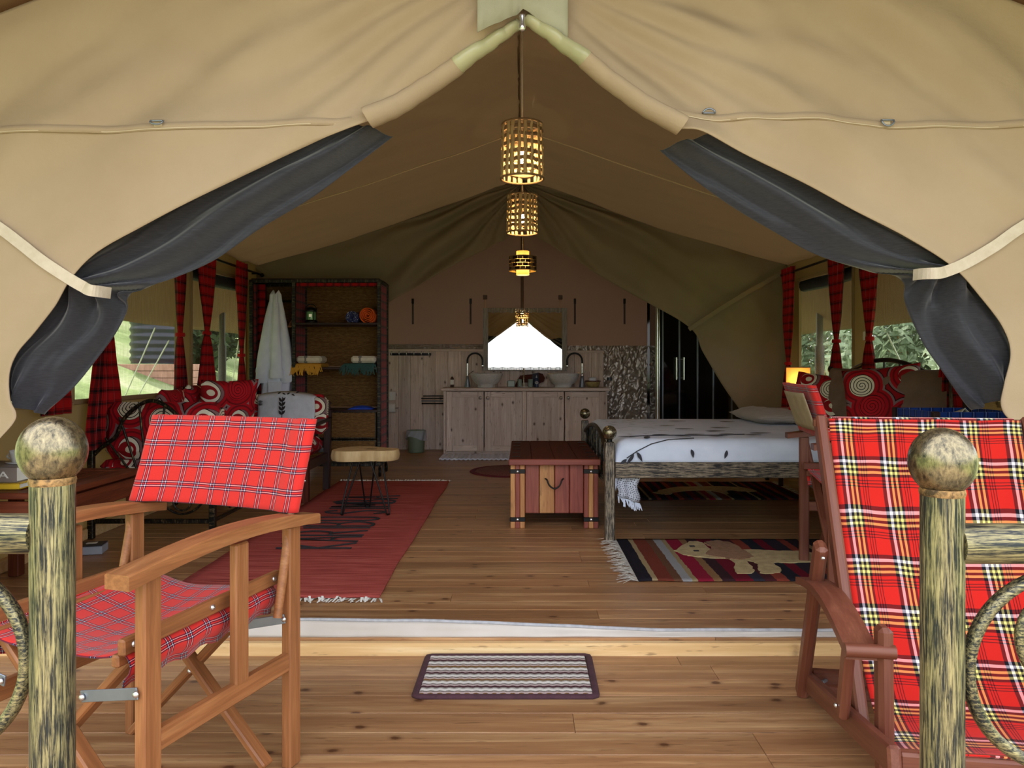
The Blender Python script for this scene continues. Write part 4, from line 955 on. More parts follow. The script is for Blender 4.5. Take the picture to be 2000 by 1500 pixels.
place('cushion', 'red swirl-patterned cushion farther back on the bed, beside the lamp', 'cushion', pillow(.44, .38, .14, seed=8), 'swirl', (2.06, 5.24, TOP+.006), math.radians(-44), -.45, 'red swirl cushions on the bed', .10)
place('cushion', 'red swirl-patterned cushion nearest on the bed, in front of the brown pillows', 'cushion', pillow(.44, .43, .15, seed=12), 'swirl', (2.16, 4.40, TOP+.006), math.radians(-30), -.36, 'red swirl cushions on the bed', -.12)
# bedside table with the lit lamp behind the bed
t = thing('bedside_table', 'dark bedside table with red tartan sides behind the far side of the bed', 'bedside table', (2.27, 6.20, FZ))
for sx in (-1, 1):
    for sy in (-1, 1): stick('leg', 'blackwood', t, (sx*.17, sy*.17, 0), (sx*.17, sy*.17, .60), .032, .032, (1, 0, 0))
stick('table_top', 'blackwood', t, (-.2, 0, .61), (.2, 0, .61), .40, .024)
for sy in (-1, 1): MB().box((0, sy*.168, .36), (.31, .008, .46), .001).build('tartan_panel', 'curtain_tartan', t)
for sx in (-1, 1): MB().box((sx*.168, 0, .36), (.008, .31, .46), .001).build('tartan_panel', 'curtain_tartan', t)
t = thing('table_lamp', 'lit bedside lamp with square warm yellow shade', 'lamp', (2.30, 6.19, FZ+.623), math.radians(-20.4))
MB().lathe([(.06, 0), (.06, .012), (.018, .022), (.022, .06), (.012, .09), (.012, .15)], 20).build('base', 'blackwood', t)
def shade_mat():
    s = N('lit_shade'); s.put(s.b.inputs['Base Color'], 'd8b26a'); s.b.inputs['Roughness'].default_value = .9
    t_ = s.n('BsdfTranslucent'); s.put(t_.inputs[0], 'fbd795'); ms = s.n('MixShader'); ms.inputs[0].default_value = .6; s.l(s.b.outputs[0], ms.inputs[1]); s.l(t_.outputs[0], ms.inputs[2]); s.l(ms.outputs[0], s.out.inputs[0]); return s.m
sh = MB()
for a, b in (((-1, -1), (1, -1)), ((1, -1), (1, 1)), ((1, 1), (-1, 1)), ((-1, 1), (-1, -1))):
    h = .092; sh.add([(a[0]*h, a[1]*h, .135), (b[0]*h, b[1]*h, .135), (b[0]*h, b[1]*h, .345), (a[0]*h, a[1]*h, .345)], [(0, 1, 2, 3)])
sh.build('lamp_shade', shade_mat(), t, solid=.003)
rim = MB()
for z in (.136, .344):
    for a, b in (((-1, -1), (1, -1)), ((1, -1), (1, 1)), ((1, 1), (-1, 1)), ((-1, 1), (-1, -1))): rim.bar((a[0]*.092, a[1]*.092, z), (b[0]*.092, b[1]*.092, z), .006, .006, b=.001)
rim.build('shade_rim', plain('rim', '8a6438', '9a7344', 5, .7), t)
MB().ball((0, 0, .235), .030, 14, 10).build('bulb', emit('warm_bulb', (1.0, .82, .56, 1), 34), t)
# near bedside chest with blue tartan
t = thing('bedside_cabinet', 'low dark cabinet with blue tartan panels at the near side of the bedhead', 'cabinet', (2.22, 3.82, FZ))
for sx in (-1, 1):
    for sy in (-1, 1): stick('post', 'blackwood', t, (sx*.20, sy*.19, 0), (sx*.20, sy*.19, .76), .034, .034, (1, 0, 0))
stick('cabinet_top', 'blackwood', t, (-.225, 0, .655), (.225, 0, .655), .43, .022)
for sy in (-1, 1): MB().box((0, sy*.188, .33), (.37, .008, .58), .001).build('tartan_panel', 'blue_tartan', t); MB().box((0, sy*.188, .715), (.37, .010, .085), .002).build('tartan_gallery', 'blue_tartan', t)
for sx in (-1, 1): MB().box((sx*.198, 0, .33), (.008, .35, .58), .001).build('tartan_panel', 'blue_tartan', t); MB().box((sx*.198, 0, .715), (.010, .35, .085), .002).build('tartan_gallery', 'blue_tartan', t)
o = MB().grid(lambda u, v: ((u-.5)*.15, (v-.5)*.12, .02+.08*(1-abs(2*u-1))*(1-.4*v)), 8, 6).build('folded_card', 'paper', loc=(2.25, 3.83, FZ+.668), solid=.004); tag(o, 'white tented cloth on the blue tartan cabinet by the bedhead', 'cloth')
# ------------------------------------------------------------------ iron daybed on the left
t = thing('iron_daybed', 'black iron daybed with fanned arched end and swirl-patterned seat pad along the left wall', 'daybed', (-2.12, 4.22, FZ))
X0, X1, LD = -.33, .36, 1.02
for y in (0, LD):
    for x in (X0, X1):
        stick('leg', 'iron', t, (x, y, 0), (x, y, .52), .034, .034, (1, 0, 0))
        MB().ball((x, y, .54), .024, 14, 10).build('finial', 'iron', t)
    cx = (X0+X1)/2; hw = (X1-X0)/2
    MB().tube(cr([(X0, y, .46), (X0+.06, y, .52), (X0+.14, y, .58), (cx-.16, y, .68), (cx-.08, y, .755), (cx, y, .785), (cx+.08, y, .755), (cx+.16, y, .68), (X1-.14, y, .58), (X1-.06, y, .52), (X1, y, .46)], 44), .012, 8).build('end_arch', 'iron', t)
    for a in (-62, -38, -14, 14, 38, 62):
        an = math.radians(a); MB().tube([(cx+.12*math.sin(an), y, .36), (cx+.30*math.sin(an), y, .36+.37*math.cos(an)+.04)], .007, 8).build('spoke', 'iron', t)
    for k, (a, b) in enumerate(((X0, cx), (cx, X1))):
        m = (a+b)/2; sg = 1 if k else -1
        MB().tube(cr([(a+.03, y, .24), (m-.08, y, .17), (m, y, .14), (m+.08, y, .17), (b-.02, y, .25)], 20), .007, 8).build('scroll', 'iron', t)
        MB().tube([(m+.05*math.cos(q), y, .21+.05*math.sin(q)) for q in [PI+PI*i/12 for i in range(13)]], .006, 8).build('scroll', 'iron', t)
    stick('end_rail', 'iron', t, (X0, y, .10), (X1, y, .10), .022, .026); stick('end_rail', 'iron', t, (X0, y, .30), (X1, y, .30), .022, .030)
for x in (X0, X1):
    stick('side_rail', 'iron', t, (x, 0, .30), (x, LD, .30), .024, .040); stick('side_rail', 'iron', t, (x, 0, .10), (x, LD, .10), .020, .020)
for k in range(4):
    y = .13+.25*k
    MB().tube(cr([(X1, y-.12, .13), (X1, y-.06, .22), (X1, y, .27), (X1, y+.06, .22), (X1, y+.12, .13)], 18), .007, 8).build('scroll', 'iron', t)
MB().box((cx, LD/2, .375), (X1-X0-.03, LD-.05, .13), .035).build('seat_pad', 'swirl', t)
ZC = FZ+.44
def bx_cushion(w_, h_, th, seed):
    mb = pillow(w_, h_, th, 22, .012, seed); return mb
place('cushion', 'large square swirl-patterned cushion upright behind the fanned iron end of the daybed', 'cushion', MB().box((0, 0, .165), (.66, .16, .33), .045), 'swirl', (-2.10, 4.36, ZC), 0, -.06, 'swirl cushions on the daybed')
place('cushion', 'swirl-patterned cushion leaning on the left wall at the near end of the daybed', 'cushion', pillow(.36, .41, .14, seed=22), 'swirl', (-2.29, 4.66, ZC), PI/2+.1, .22, 'swirl cushions on the daybed')
place('cushion', 'swirl-patterned cushion leaning under the second window, middle of the daybed', 'cushion', pillow(.38, .43, .14, seed=23), 'swirl', (-2.29, 5.05, ZC), PI/2, .22, 'swirl cushions on the daybed')
place('cushion', 'swirl-patterned cushion with a raised corner at the far end of the daybed', 'cushion', pillow(.40, .46, .15, seed=24), 'swirl', (-2.03, 5.06, ZC), PI/2-.75, .20, 'swirl cushions on the daybed')

# wooden armchair with swirl cushions and the white throw
t = thing('wooden_armchair', 'dark wooden armchair with turned back posts between the daybed and the wardrobe', 'armchair', (-1.86, 5.62, FZ))
W = 'blackwood'
for s in (-1, 1):
    stick('back_post', W, t, (s*.31, .26, 0), (s*.31, .31, .63), .05, .05, (1, 0, 0)); MB().lathe([(.012, .62), (.026, .64), (.014, .66), (.024, .68), (.006, .705)], 16).build('turned_knob', W, t, loc=(s*.31, .311, 0))
    stick('front_leg', 'chest_lid', t, (s*.31, -.31, 0), (s*.31, -.31, .52), .05, .05, (1, 0, 0)); screw(t, (s*.31, -.336, .16), (0, -1, 0), .012)
    stick('arm', W, t, (s*.31, -.34, .54), (s*.31, .29, .56), .07, .028); stick('side_rail', W, t, (s*.31, -.31, .26), (s*.31, .28, .26), .03, .07)
    MB().lathe([(.018, 0), (.022, .02), (.018, .04)], 14).build('caster', 'gold', t, loc=(s*.31, .26, -.0))
stick('front_rail', W, t, (-.30, -.31, .26), (.30, -.31, .26), .03, .08); stick('back_rail', W, t, (-.30, .305, .575), (.30, .305, .575), .03, .06); stick('back_rail', W, t, (-.30, .287, .36), (.30, .287, .36), .03, .06)
for k in range(6): stick('slat', W, t, (-.22+.088*k, .287, .36), (-.22+.088*k, .305, .575), .03, .014, (0, 1, 0))
MB().box((0, -.02, .36), (.56, .60, .13), .04).build('seat_cushion', 'swirl', t)
MB().box((0, 0, .155), (.66, .15, .31), .05).build('back_cushion', 'swirl', t, loc=(-.0, .195, .445), rot=(-.08, 0, 0))
o = MB(); 
def throw(u, v):
    x = -.22+.44*u+.05*v; k = 1-v
    return (x+.02*math.sin(v*4), -.105-.02*math.sin(u*3)+.03*(1-v)*0+(.10 if v > .9 else 0)*(v-.9)*10+.008*nz(u*4, v*4), .03+.292*v-.05*(u-.4)**2+(.012*math.sin(u*PI) if v > .85 else 0))
th_ = thing('throw', 'grey white throw with black leaf embroidery over the armchair cushion', 'throw', (-1.86, 5.815, FZ+.445)); th_.rotation_euler = (-.08, 0, 0)
MB().grid(throw, 20, 20, .44, .42).build('cloth', 'grey_cloth', th_, solid=.006)
for k in range(4):
    for q in (-1, 1): leaf((.02, -.142, .15+.033*k), (q*.6, 0, .8), .043, .012, (0, -1, 0), th_, 'kiln_black')
MB().tube([(.02, -.144, .09), (.022, -.144, .285)], .003, 5).build('embroidered_stem', 'kiln_black', th_)
for k in range(5): leaf((-.02+.035*k, -.128, .310+.006*math.sin(k*2)), (1, 0, .5*(-1)**k), .03, .007, (0, -1, 0), th_, 'kiln_black')
for k in range(3): leaf((-.17, -.128, .225+.014*k), (1, 0, 0), .04, .006, (0, -1, 0), th_, 'kiln_black')

# ------------------------------------------------------------------ wardrobe with open shelves
WY = 6.52
t = thing('wardrobe', 'black and gold framed open wardrobe with woven rattan back and tartan sides', 'wardrobe', (-1.815, WY, FZ))
M['frame'] = worn_metal('wardrobe_frame', '100d0c', '6f6650', (70, 70, 9), .55, .72, .5, .3)
xl, xm, xr, dp, zb, zt = -.565, -.19, .558, .36, .10, 1.735
for x in (xl, xm, xr):
    for y in (0, dp): stick('post', 'frame', t, (x, y, zb), (x, y, zt), .032, .032, (1, 0, 0))
for z in (zb+.012, zt-.012):
    for y in (0, dp): stick('rail', 'frame', t, (xl, y, z), (xr, y, z), .028, .030)
    for x in (xl, xr): stick('rail', 'frame', t, (x, 0, z), (x, dp, z), .028, .030)
stick('top_band', 'curtain_tartan', t, (xm+.02, .004, zt-.042), (xr-.02, .004, zt-.042), .010, .030)
for x in (xl, xr): MB().box((x, dp/2, (zb+zt)/2), (.006, dp-.03, zt-zb-.05), .001).build('tartan_side', 'curtain_tartan', t)
MB().box((xm-.005, dp/2, (zb+zt)/2), (.006, dp-.03, zt-zb-.05), .001).build('tartan_side', 'curtain_tartan', t)
MB().box(((xl+xr)/2, dp/2, zt+.006), (xr-xl, dp, .012), .002).build('top_panel', 'blackwood', t)
stick('tartan_panel', 'curtain_tartan', t, (xl+.02, .10, (zb+zt)/2), (xl+.09, .10, (zb+zt)/2), .008, zt-zb-.06)
shelves = [1.36, .968, .594]
seg = [zb+.02]+shelves[::-1]+[zt-.02]
for a, b in zip(seg, seg[1:]): MB().box(((xm+xr)/2, dp-.012, (a+b)/2), (xr-xm-.03, .012, b-a-.012), .002).build('rattan_panel', 'wicker', t)
MB().box(((xl+xm)/2, dp-.012, (zb+zt)/2), (xm-xl-.03, .012, zt-zb-.05), .002).build('rattan_panel', 'wicker', t)
for z in shelves: stick('shelf', 'blackwood', t, (xm+.01, dp/2-.012, z-.012), (xr-.01, dp/2-.012, z-.012), dp, .022)
for z0, z1 in ((.345, .572), (.135, .325)):
    d = MB().box(((xm+xr)/2, .006, (z0+z1)/2), (xr-xm-.05, .022, z1-z0-.006), .003).build('drawer', 'wicker', t)
    f_ = MB()
    xa, xb = xm+.028, xr-.028
    for p, q in (((xa, z0), (xb, z0)), ((xa, z1), (xb, z1)), ((xa, z0), (xa, z1)), ((xb, z0), (xb, z1))): f_.bar((p[0], -.006, p[1]), (q[0], -.006, q[1]), .010, .010, (0, 1, 0), .002)
    f_.build('drawer_frame', 'frame', d)
    xc = (xm+xr)/2-.13; zc_ = (z0+z1)/2+.01
    MB().tube(cr([(xc-.05, -.012, zc_+.012), (xc-.04, -.03, zc_), (xc, -.036, zc_-.012), (xc+.04, -.03, zc_), (xc+.05, -.012, zc_+.012)], 16), .006, 8).build('drawer_handle', 'steel', d)
    MB().lathe([(.02, 0), (.024, .003), (.012, .008)], 14).build('drawer_rose', 'steel', d, loc=(xc, -.012, zc_+.004), rot=(PI/2, 0, 0))
for x in (xl, xr):
    for y in (.03, dp-.03):
        w_ = MB().lathe([(.012, -.013), (.040, -.011), (.045, 0), (.040, .011), (.012, .013)], 18).build('caster', 'black_metal', t, loc=(x, y, .045), rot=(0, PI/2, .3))
        MB().lathe([(.010, -.015), (.016, -.0145), (.016, .0145), (.010, .015)], 12).build('hub', 'gold', w_)
        stick('caster_stem', 'black_metal', t, (x, y, .07), (x, y, zb), .016, .016)
MB().tube([(xl+.03, dp/2, 1.56), (xm-.02, dp/2, 1.56)], .010, 10).build('hanging_rod', 'black_metal', t)
for k in range(3):   # wooden clothes hangers
    h = thing('clothes_hanger', 'wooden clothes hangers on the wardrobe rail beside the white robe', 'hanger', (-1.815-.245+.018*k, WY+dp/2, FZ+1.56), 0, 'clothes hangers in the wardrobe')
    MB().tube([(0, 0, -.20+.0), (0, 0, -.03)]+[(0, .018*math.sin(a), .0-.018*math.cos(a)+.0) for a in [PI*i/8 for i in range(1, 9)]], .003, 6).build('hook', 'chrome', h)
    MB().tube(cr([(0, -.15, -.235), (0, -.08, -.19), (0, 0, -.17), (0, .08, -.19), (0, .15, -.235)], 14), .010, 8).build('shoulder_bar', 'chair_wood', h)
# bathrobe
t = thing('bathrobe', 'white bathrobe hanging in the left section of the wardrobe', 'bathrobe', (-2.178, WY+.06, FZ))
def robe(u, v):
    a = 2*PI*u; k = v
    wd = .030+.085*min(1, k*1.6)**.8+.018*k; th = .035+.045*min(1, k*2)
    f = 1+.10*math.sin(a*7+3*nz(k*2, 1))*k
    return (wd*math.cos(a)*f+.012*math.sin(k*3), th*math.sin(a)*f, 1.605-.92*k)
MB().grid(robe, 56, 40, .8, 1.0).build('robe_body', 'white_cloth', t, solid=.004)
MB().tube([(-.045, -.02, 1.50), (-.028, -.035, 1.60), (-.018, -.02, 1.635), (-.004, -.04, 1.60), (.004, -.06, 1.45), (.0, -.075, 1.2), (.02, -.09, .95)], [.016, .022, .018, .018, .014, .012, .010], 8, flat=.8).build('collar', 'white_cloth', t)
MB().tube([(.048, -.02, 1.50), (.034, -.035, 1.60), (.026, -.02, 1.635), (.012, -.04, 1.60), (.010, -.06, 1.45), (.014, -.08, 1.2)], [.016, .022, .018, .018, .014, .010], 8, flat=.8).build('collar', 'white_cloth', t)
for s, xx in ((-1, -.10), (1, .10)):
    MB().tube(cr([(xx*.35, -.02, 1.57), (xx*.6, -.035, 1.40), (xx*.9, -.05, 1.12), (xx*1.05, -.06, .90), (xx*1.1, -.05, .84)], 16), [.016+.042*min(1, i/9) for i in range(16)], 12, flat=.7).build('sleeve', 'white_cloth', t)
MB().tube(cr([(.012, -.045, 1.53), (.02, -.075, 1.35), (.028, -.095, 1.10), (.034, -.105, .93)], 18), [.016+.038*(i/17)**.8 for i in range(18)], 12, flat=.55).build('front_sleeve', 'white_cloth', t)
MB().tube([(.034, -.106, .945), (.036, -.107, .87)], [.060, .063], 14, flat=.5).build('cuff', 'white_cloth', t)
MB().box((.02, -.10, .79), (.12, .02, .11), .008).build('pocket', 'white_cloth', t)
MB().tube(cr([(-.11, -.05, .93), (-.14, -.06, .98), (-.155, -.06, .92), (-.12, -.06, .86), (-.16, -.06, .78)], 18), .012, 8, flat=.5).build('belt', 'white_cloth', t)
# things on the shelves
SX = lambda px: (px-1020)/F*(WY+.10)
zs = [FZ+1.351, FZ+.959, FZ+.585]
t = thing('lantern', 'small black camping lantern with pale green glass on the top shelf', 'lantern', (SX(606), WY+.12, zs[0]))
MB().lathe([(.052, 0), (.056, .01), (.056, .03), (.046, .038)], 20).build('base', 'black_metal', t); MB().lathe([(.042, .036), (.044, .05), (.044, .10), (.040, .112)], 20).build('glass', plain('green_glass', '5f9a5c', '86b97c', 6, .1, spec=.8), t)
MB().lathe([(.050, .110), (.054, .118), (.046, .140), (.020, .152), (1e-5, .154)], 20).build('cap', 'black_metal', t)
for k in range(4): a = PI/4+k*PI/2; MB().tube([(.050*math.cos(a), .050*math.sin(a), .02), (.050*math.cos(a), .050*math.sin(a), .125)], .005, 6).build('guard', 'black_metal', t)
MB().tube([(.05*math.cos(PI*i/12), 0, .125+.055*math.sin(PI*i/12)) for i in range(13)], .004, 6).build('handle', 'black_metal', t)
MB().box((.008, -.046, .075), (.026, .006, .026), .003).build('glowing_reflector', emit('lantern_face', (.9, .85, .6, 1), .08), t)  # faint glow put into the material; the lantern holds no bulb
def roll_towel(name, label, loc, r, ln, mt, m2):
    t = thing(name, label, 'towel', loc)
    sp = [((r*(.12+.88*i/70))*math.cos(i*.36), (r*(.12+.88*i/70))*math.sin(i*.36)) for i in range(71)]
    mb = MB(); mb.grid(lambda u, v: (lambda p: (p[0], ln*v, r+p[1]))(sp[min(int(u*70), 70)]), 70, 3, 1.2, ln); mb.build('cloth', mt, t, solid=r*.10)
    return t
M['orange'] = plain('orange_towel', 'c84a14', 'e0661f', 20, .95, bump=.6, bscale=150)
s_ = N('blue_pattern'); vo = s_.n('TexVoronoi'); vo.inputs['Scale'].default_value = 70; s_.l(s_.co('Object'), vo.inputs['Vector']); M['blue_dots'] = s_.fin(s_.mix(s_.ramp(vo.outputs['Distance'], [(0, 1.0), (.32, 0.0)], 'CONSTANT'), '27306a', 'c4c8da'), .9)
roll_towel('rolled_cloth', 'rolled blue and white speckled cloth on the top wardrobe shelf', (SX(691), WY+.02, zs[0]), .058, .26, 'blue_dots', None)
roll_towel('rolled_towel', 'rolled orange towel at the right end of the top wardrobe shelf', (SX(722), WY+.0, zs[0]), .074, .28, 'orange', None)
for k, (px, col, nm2) in enumerate(((603, 'c9902e', 'mustard yellow'), (706, '2d4f4c', 'dark teal'))):
    M['thr%d' % k] = plain('fringed_cloth_%s' % nm2.split()[-1], col, col, 30, .95, bump=.6, bscale=120)
    x = SX(px); wd = .27 if k == 0 else .29
    t = thing('folded_throw', 'folded %s throw with fringe over the edge of the middle wardrobe shelf' % nm2, 'throw', (x, WY+.14, zs[1]))
    MB().box((0, 0, .022), (wd, .28, .040), .015).build('cloth', 'thr%d' % k, t)
    fr = fringe((-wd/2, -.135, .030), (wd/2, -.135, .030), (0, -.25, -1), 70, .085, 20+k)
    for i, v in enumerate(fr.v): fr.v[i] = (v[0], v[1]-.012, v[2])
    fr.build('fringe', 'thr%d' % k, t)['kind'] = 'stuff'
    t = thing('rolled_towel', 'cream towel with a grey band lying on the %s throw' % nm2, 'towel', (x+(.02 if k == 0 else .03), WY+.13, zs[1]+.044))
    MB().box((0, 0, .032), (.225, .20, .062), .026).build('cloth', 'cream_cloth', t); MB().box((-.03, 0, .032), (.032, .204, .066), .026).build('band', plain('grey_band', '6f6a66', '7b7672', 9, .9), t)
o = MB().grid(lambda u, v: ((u-.5)*.22, (v-.5)*.16, .012+.030*(max(0, 1-(2*u-1)**2)**.7)*(max(0, 1-(2*v-1)**2)**.7)), 14, 10).build('folded_bag', plain('blue_bag', '1c3aa0', '2b50c4', 12, .5, bump=.3, bscale=30), loc=(SX(706), WY+.12, zs[2]-.004), solid=.004); tag(o, 'crumpled blue bag lying on the lowest open wardrobe shelf', 'bag')

# ------------------------------------------------------------------ coffee table, books and cups
t = thing('coffee_table', 'low mahogany coffee table with slatted top, front left inside the tent', 'table', (-2.10, 3.17, FZ))
hx, hy, ht = .31, .345, .50
for sx in (-1, 1):
    for sy in (-1, 1): stick('leg', 'table_wood', t, (sx*(hx-.035), sy*(hy-.03), 0), (sx*(hx-.035), sy*(hy-.03), ht-.03), .05, .05, (1, 0, 0))
for sy in (-1, 1): stick('apron', 'table_wood', t, (-hx+.05, sy*(hy-.02), ht-.075), (hx-.05, sy*(hy-.02), ht-.075), .022, .08)
for sx in (-1, 1): stick('apron', 'table_wood', t, (sx*(hx-.02), -hy+.05, ht-.075), (sx*(hx-.02), hy-.05, ht-.075), .022, .08)
for sy in (-1, 1): stick('top_rail', 'table_wood', t, (-hx, sy*(hy-.035), ht-.012), (hx, sy*(hy-.035), ht-.012), .07, .024)
for sx in (-1, 1): stick('top_rail', 'table_wood', t, (sx*(hx-.035), -hy+.07, ht-.012), (sx*(hx-.035), hy-.07, ht-.012), .07, .024)
for k in range(9): stick('slat', 'table_wood', t, (-hx+.105+.0515*k, -hy+.072, ht-.014), (-hx+.105+.0515*k, hy-.072, ht-.014), .044, .020)
def book(name, label, loc, rz, w_, d_, th, cov, txt=None):
    t = thing(name, label, 'book', loc, rz)
    MB().box((0, 0, th/2), (w_-.006, d_-.006, th-.008), .001).build('pages', 'paper', t)
    mb = MB(); mb.box((0, 0, .002), (w_, d_, .004), .001); mb.box((0, 0, th-.002), (w_, d_, .004), .001); mb.box((0, -d_/2+.002, th/2), (w_, .004, th), .001); mb.build('cover', cov, t)
    if txt: text_mesh('title', txt, 'paper', t, .105, .026, Matrix.Translation((w_/2-.135, -d_/2-.002, th/2-.013)) @ Matrix.Rotation(PI/2, 4, 'X'))
M['yellow'] = plain('yellow_cover', 'c9a01e', 'dab22a', 8, .5); M['greybook'] = plain('grey_cover', '7b7068', '857a72', 8, .55)
book('magazine', 'yellow magazine under the grey tea book on the coffee table', (-2.12, 3.00, FZ+ht), .10, .28, .21, .024, 'yellow')
book('book', 'thick grey book titled TEA lying on the coffee table', (-2.13, 3.02, FZ+ht+.0245), .03, .27, .20, .062, 'greybook', 'TEA')
for k, (x, y) in enumerate(((-2.20, 3.00), (-2.06, 3.05))):
    c = thing('cup', ('white cup at the far left on top of the tea book', 'white cup right behind the ball of the left railing post')[k], 'cup', (x, y, FZ+ht+.087))
    MB().lathe([(.020, 0), (.032, .004), (.038, .028), (.040, .052), (.037, .052), (.034, .026), (.026, .008), (1e-5, .007)], 22).build('bowl', 'white_ceramic', c)
    MB().tube([(-.036-.020*math.sin(PI*i/10), 0, .012+.028*i/10) for i in range(11)], .004, 6).build('handle', 'white_ceramic', c)
    MB().lathe([(1e-5, -.001), (.05, .001), (.055, .006), (.03, .003), (1e-5, .002)], 22).build('saucer', 'white_ceramic', c)
t = thing('tin_box', 'small pale grey box with dark lid on the floor by the daybed leg', 'box', (-2.285, 3.90, FZ), .25)
MB().box((0, 0, .022), (.17, .11, .042), .003).build('box_body', plain('pale_grey_tin', '9aa0ad', 'a6acb8', 5, .5), t); MB().box((0, 0, .046), (.168, .108, .006), .002).build('lid', plain('dark_lid', '2a2b33', '3a3b44', 20, .4), t)
MB().box((.02, .01, .050), (.05, .03, .002), .0005).build('lid_label', 'paper', t)

# ------------------------------------------------------------------ slab stool
t = thing('slab_stool', 'live-edge wood slab stool on black hairpin legs standing on the red rug', 'stool', (-1.03, 4.92, FZ+.012))
out_ = [(-.215, -.03), (-.205, -.10), (-.13, -.155), (-.02, -.145), (.05, -.115), (.12, -.13), (.19, -.10), (.215, -.03), (.20, .04), (.12, .07), (.07, .11), (-.02, .15), (-.12, .14), (-.19, .07)]
c = [(q.x, q.y) for q in cr([Vector((*p, 0)) for p in out_+[out_[0]]], 71)[:-1]]
n = len(c); mb = MB(); rings = [(1.0-.03, .352), (1.0, .362), (1.015, .385), (1.0, .412), (.985, .420)]
vs = [(x*s_+.006*nz(x*20, y*20, z*30), y*s_+.006*nz(x*20, y*20, z*30+5), z) for s_, z in rings for x, y in c]
mb.add(vs, [(r*n+i, r*n+(i+1) % n, (r+1)*n+(i+1) % n, (r+1)*n+i) for r in range(4) for i in range(n)], None, True); mb.build('bark_edge', 'bark', t)
tp = MB(); tp.add([(x*.985, y*.985, .420) for x, y in c], [tuple(range(n))]); tp.add([(x*.97, y*.97, .352) for x, y in c], [tuple(range(n))[::-1]]); tp.build('slab_top', 'slab', t)
MB().grid(lambda u, v: (.0+.07*u, -.02+.02*v+.006*math.sin(u*6), .4215), 8, 2).build('crack', 'kiln_black', t)
for a, rr_ in ((215, .12), (330, .13), (100, .11)):
    an = math.radians(a); ca, sa = math.cos(an), math.sin(an); tx, ty = -sa, ca
    P = lambda r, s_, z: (ca*r+tx*s_, sa*r+ty*s_, z)
    MB().tube(cr([P(rr_-.05, -.055, .352), P(rr_+.03, -.025, .10), P(rr_+.05, -.014, .012), P(rr_+.052, 0, .005), P(rr_+.05, .014, .012), P(rr_+.03, .025, .10), P(rr_-.05, .055, .352)], 30), .0055, 8).build('hairpin_leg', 'black_metal', t)

# ------------------------------------------------------------------ vanity
YV = 8.15
VX = lambda px, Y=YV: (px-1020)/F*Y
xa, xb = VX(866), VX(1186); zc_ = .70
t = thing('vanity_cabinet', 'pale cypress vanity cabinet with four doors against the panelled rear wall', 'cabinet', ((xa+xb)/2, YV, FZ)); hw = (xb-xa)/2; DV = .47
for s in (-1, 1): stick('side_panel', 'grey_wood', t, (s*(hw-.012), DV/2, .0), (s*(hw-.012), DV/2, zc_), .46, .024, (1, 0, 0))
stick('plinth', 'grey_wood', t, (-hw, .05, .03), (hw, .05, .03), .02, .06); stick('back_panel', 'grey_wood', t, (-hw, DV-.02, .36), (hw, DV-.02, .36), .02, .66)
stick('shelf_board', 'grey_wood', t, (-hw+.03, DV/2, .07), (hw-.03, DV/2, .07), .42, .02)
doors = [(871, 945, 1), (946, 1020, -1), (1028, 1102, 1), (1103, 1183, -1)]
for a, b in ((866, 871), (1020, 1028), (1183, 1186)):
    x0, x1 = VX(a)-t.location.x, VX(b)-t.location.x; stick('stile', 'grey_wood', t, ((x0+x1)/2, .012, .05), ((x0+x1)/2, .012, zc_), max(x1-x0, .02), .024, (0, 1, 0))
for k, (a, b, sd) in enumerate(doors):
    x0, x1 = VX(a)-t.location.x+.002, VX(b)-t.location.x-.002; z0, z1 = .035, zc_-.006; xm_ = (x0+x1)/2
    d = stick('door', 'grey_wood', t, (xm_, .012, z0), (xm_, .012, z1), x1-x0, .016, (0, 1, 0))
    inv = d.matrix_basis.inverted()
    def sub(nm, p, q, w_, h_, up):
        o = stick(nm, 'grey_wood', t, p, q, w_, h_, up); ml = o.matrix_basis.copy(); o.parent = d; o.matrix_local = inv @ ml; return o
    for z in (z0+.032, z1-.032): sub('door_rail', (x0+.07, .0, z), (x1-.07, .0, z), .014, .064, (0, 0, 1))
    for x in (x0+.034, x1-.034): sub('door_stile', (x, .0, z0), (x, .0, z1), .066, .014, (0, 1, 0))
    kx = x1-.036 if sd > 0 else x0+.036
    kn = MB().lathe([(.006, 0), (.007, .012), (.018, .020), (.020, .028), (.010, .036), (1e-5, .037)], 16).build('knob', 'chrome', d); kn.matrix_local = inv @ (Matrix.Translation((kx, -.008, zc_-.075)) @ Matrix.Rotation(PI/2, 4, 'X'))
tp = stick('vanity_worktop', 'grey_wood', None, (VX(862), YV+DV/2-.03, FZ+zc_+.017), (VX(1190), YV+DV/2-.03, FZ+zc_+.017), DV+.04, .032); tag(tp, 'thick pale wooden worktop carrying the two stone basins', 'worktop')
ZW = FZ+zc_+.033
VC = lambda px, Y: ((px-1020)/F*Y)
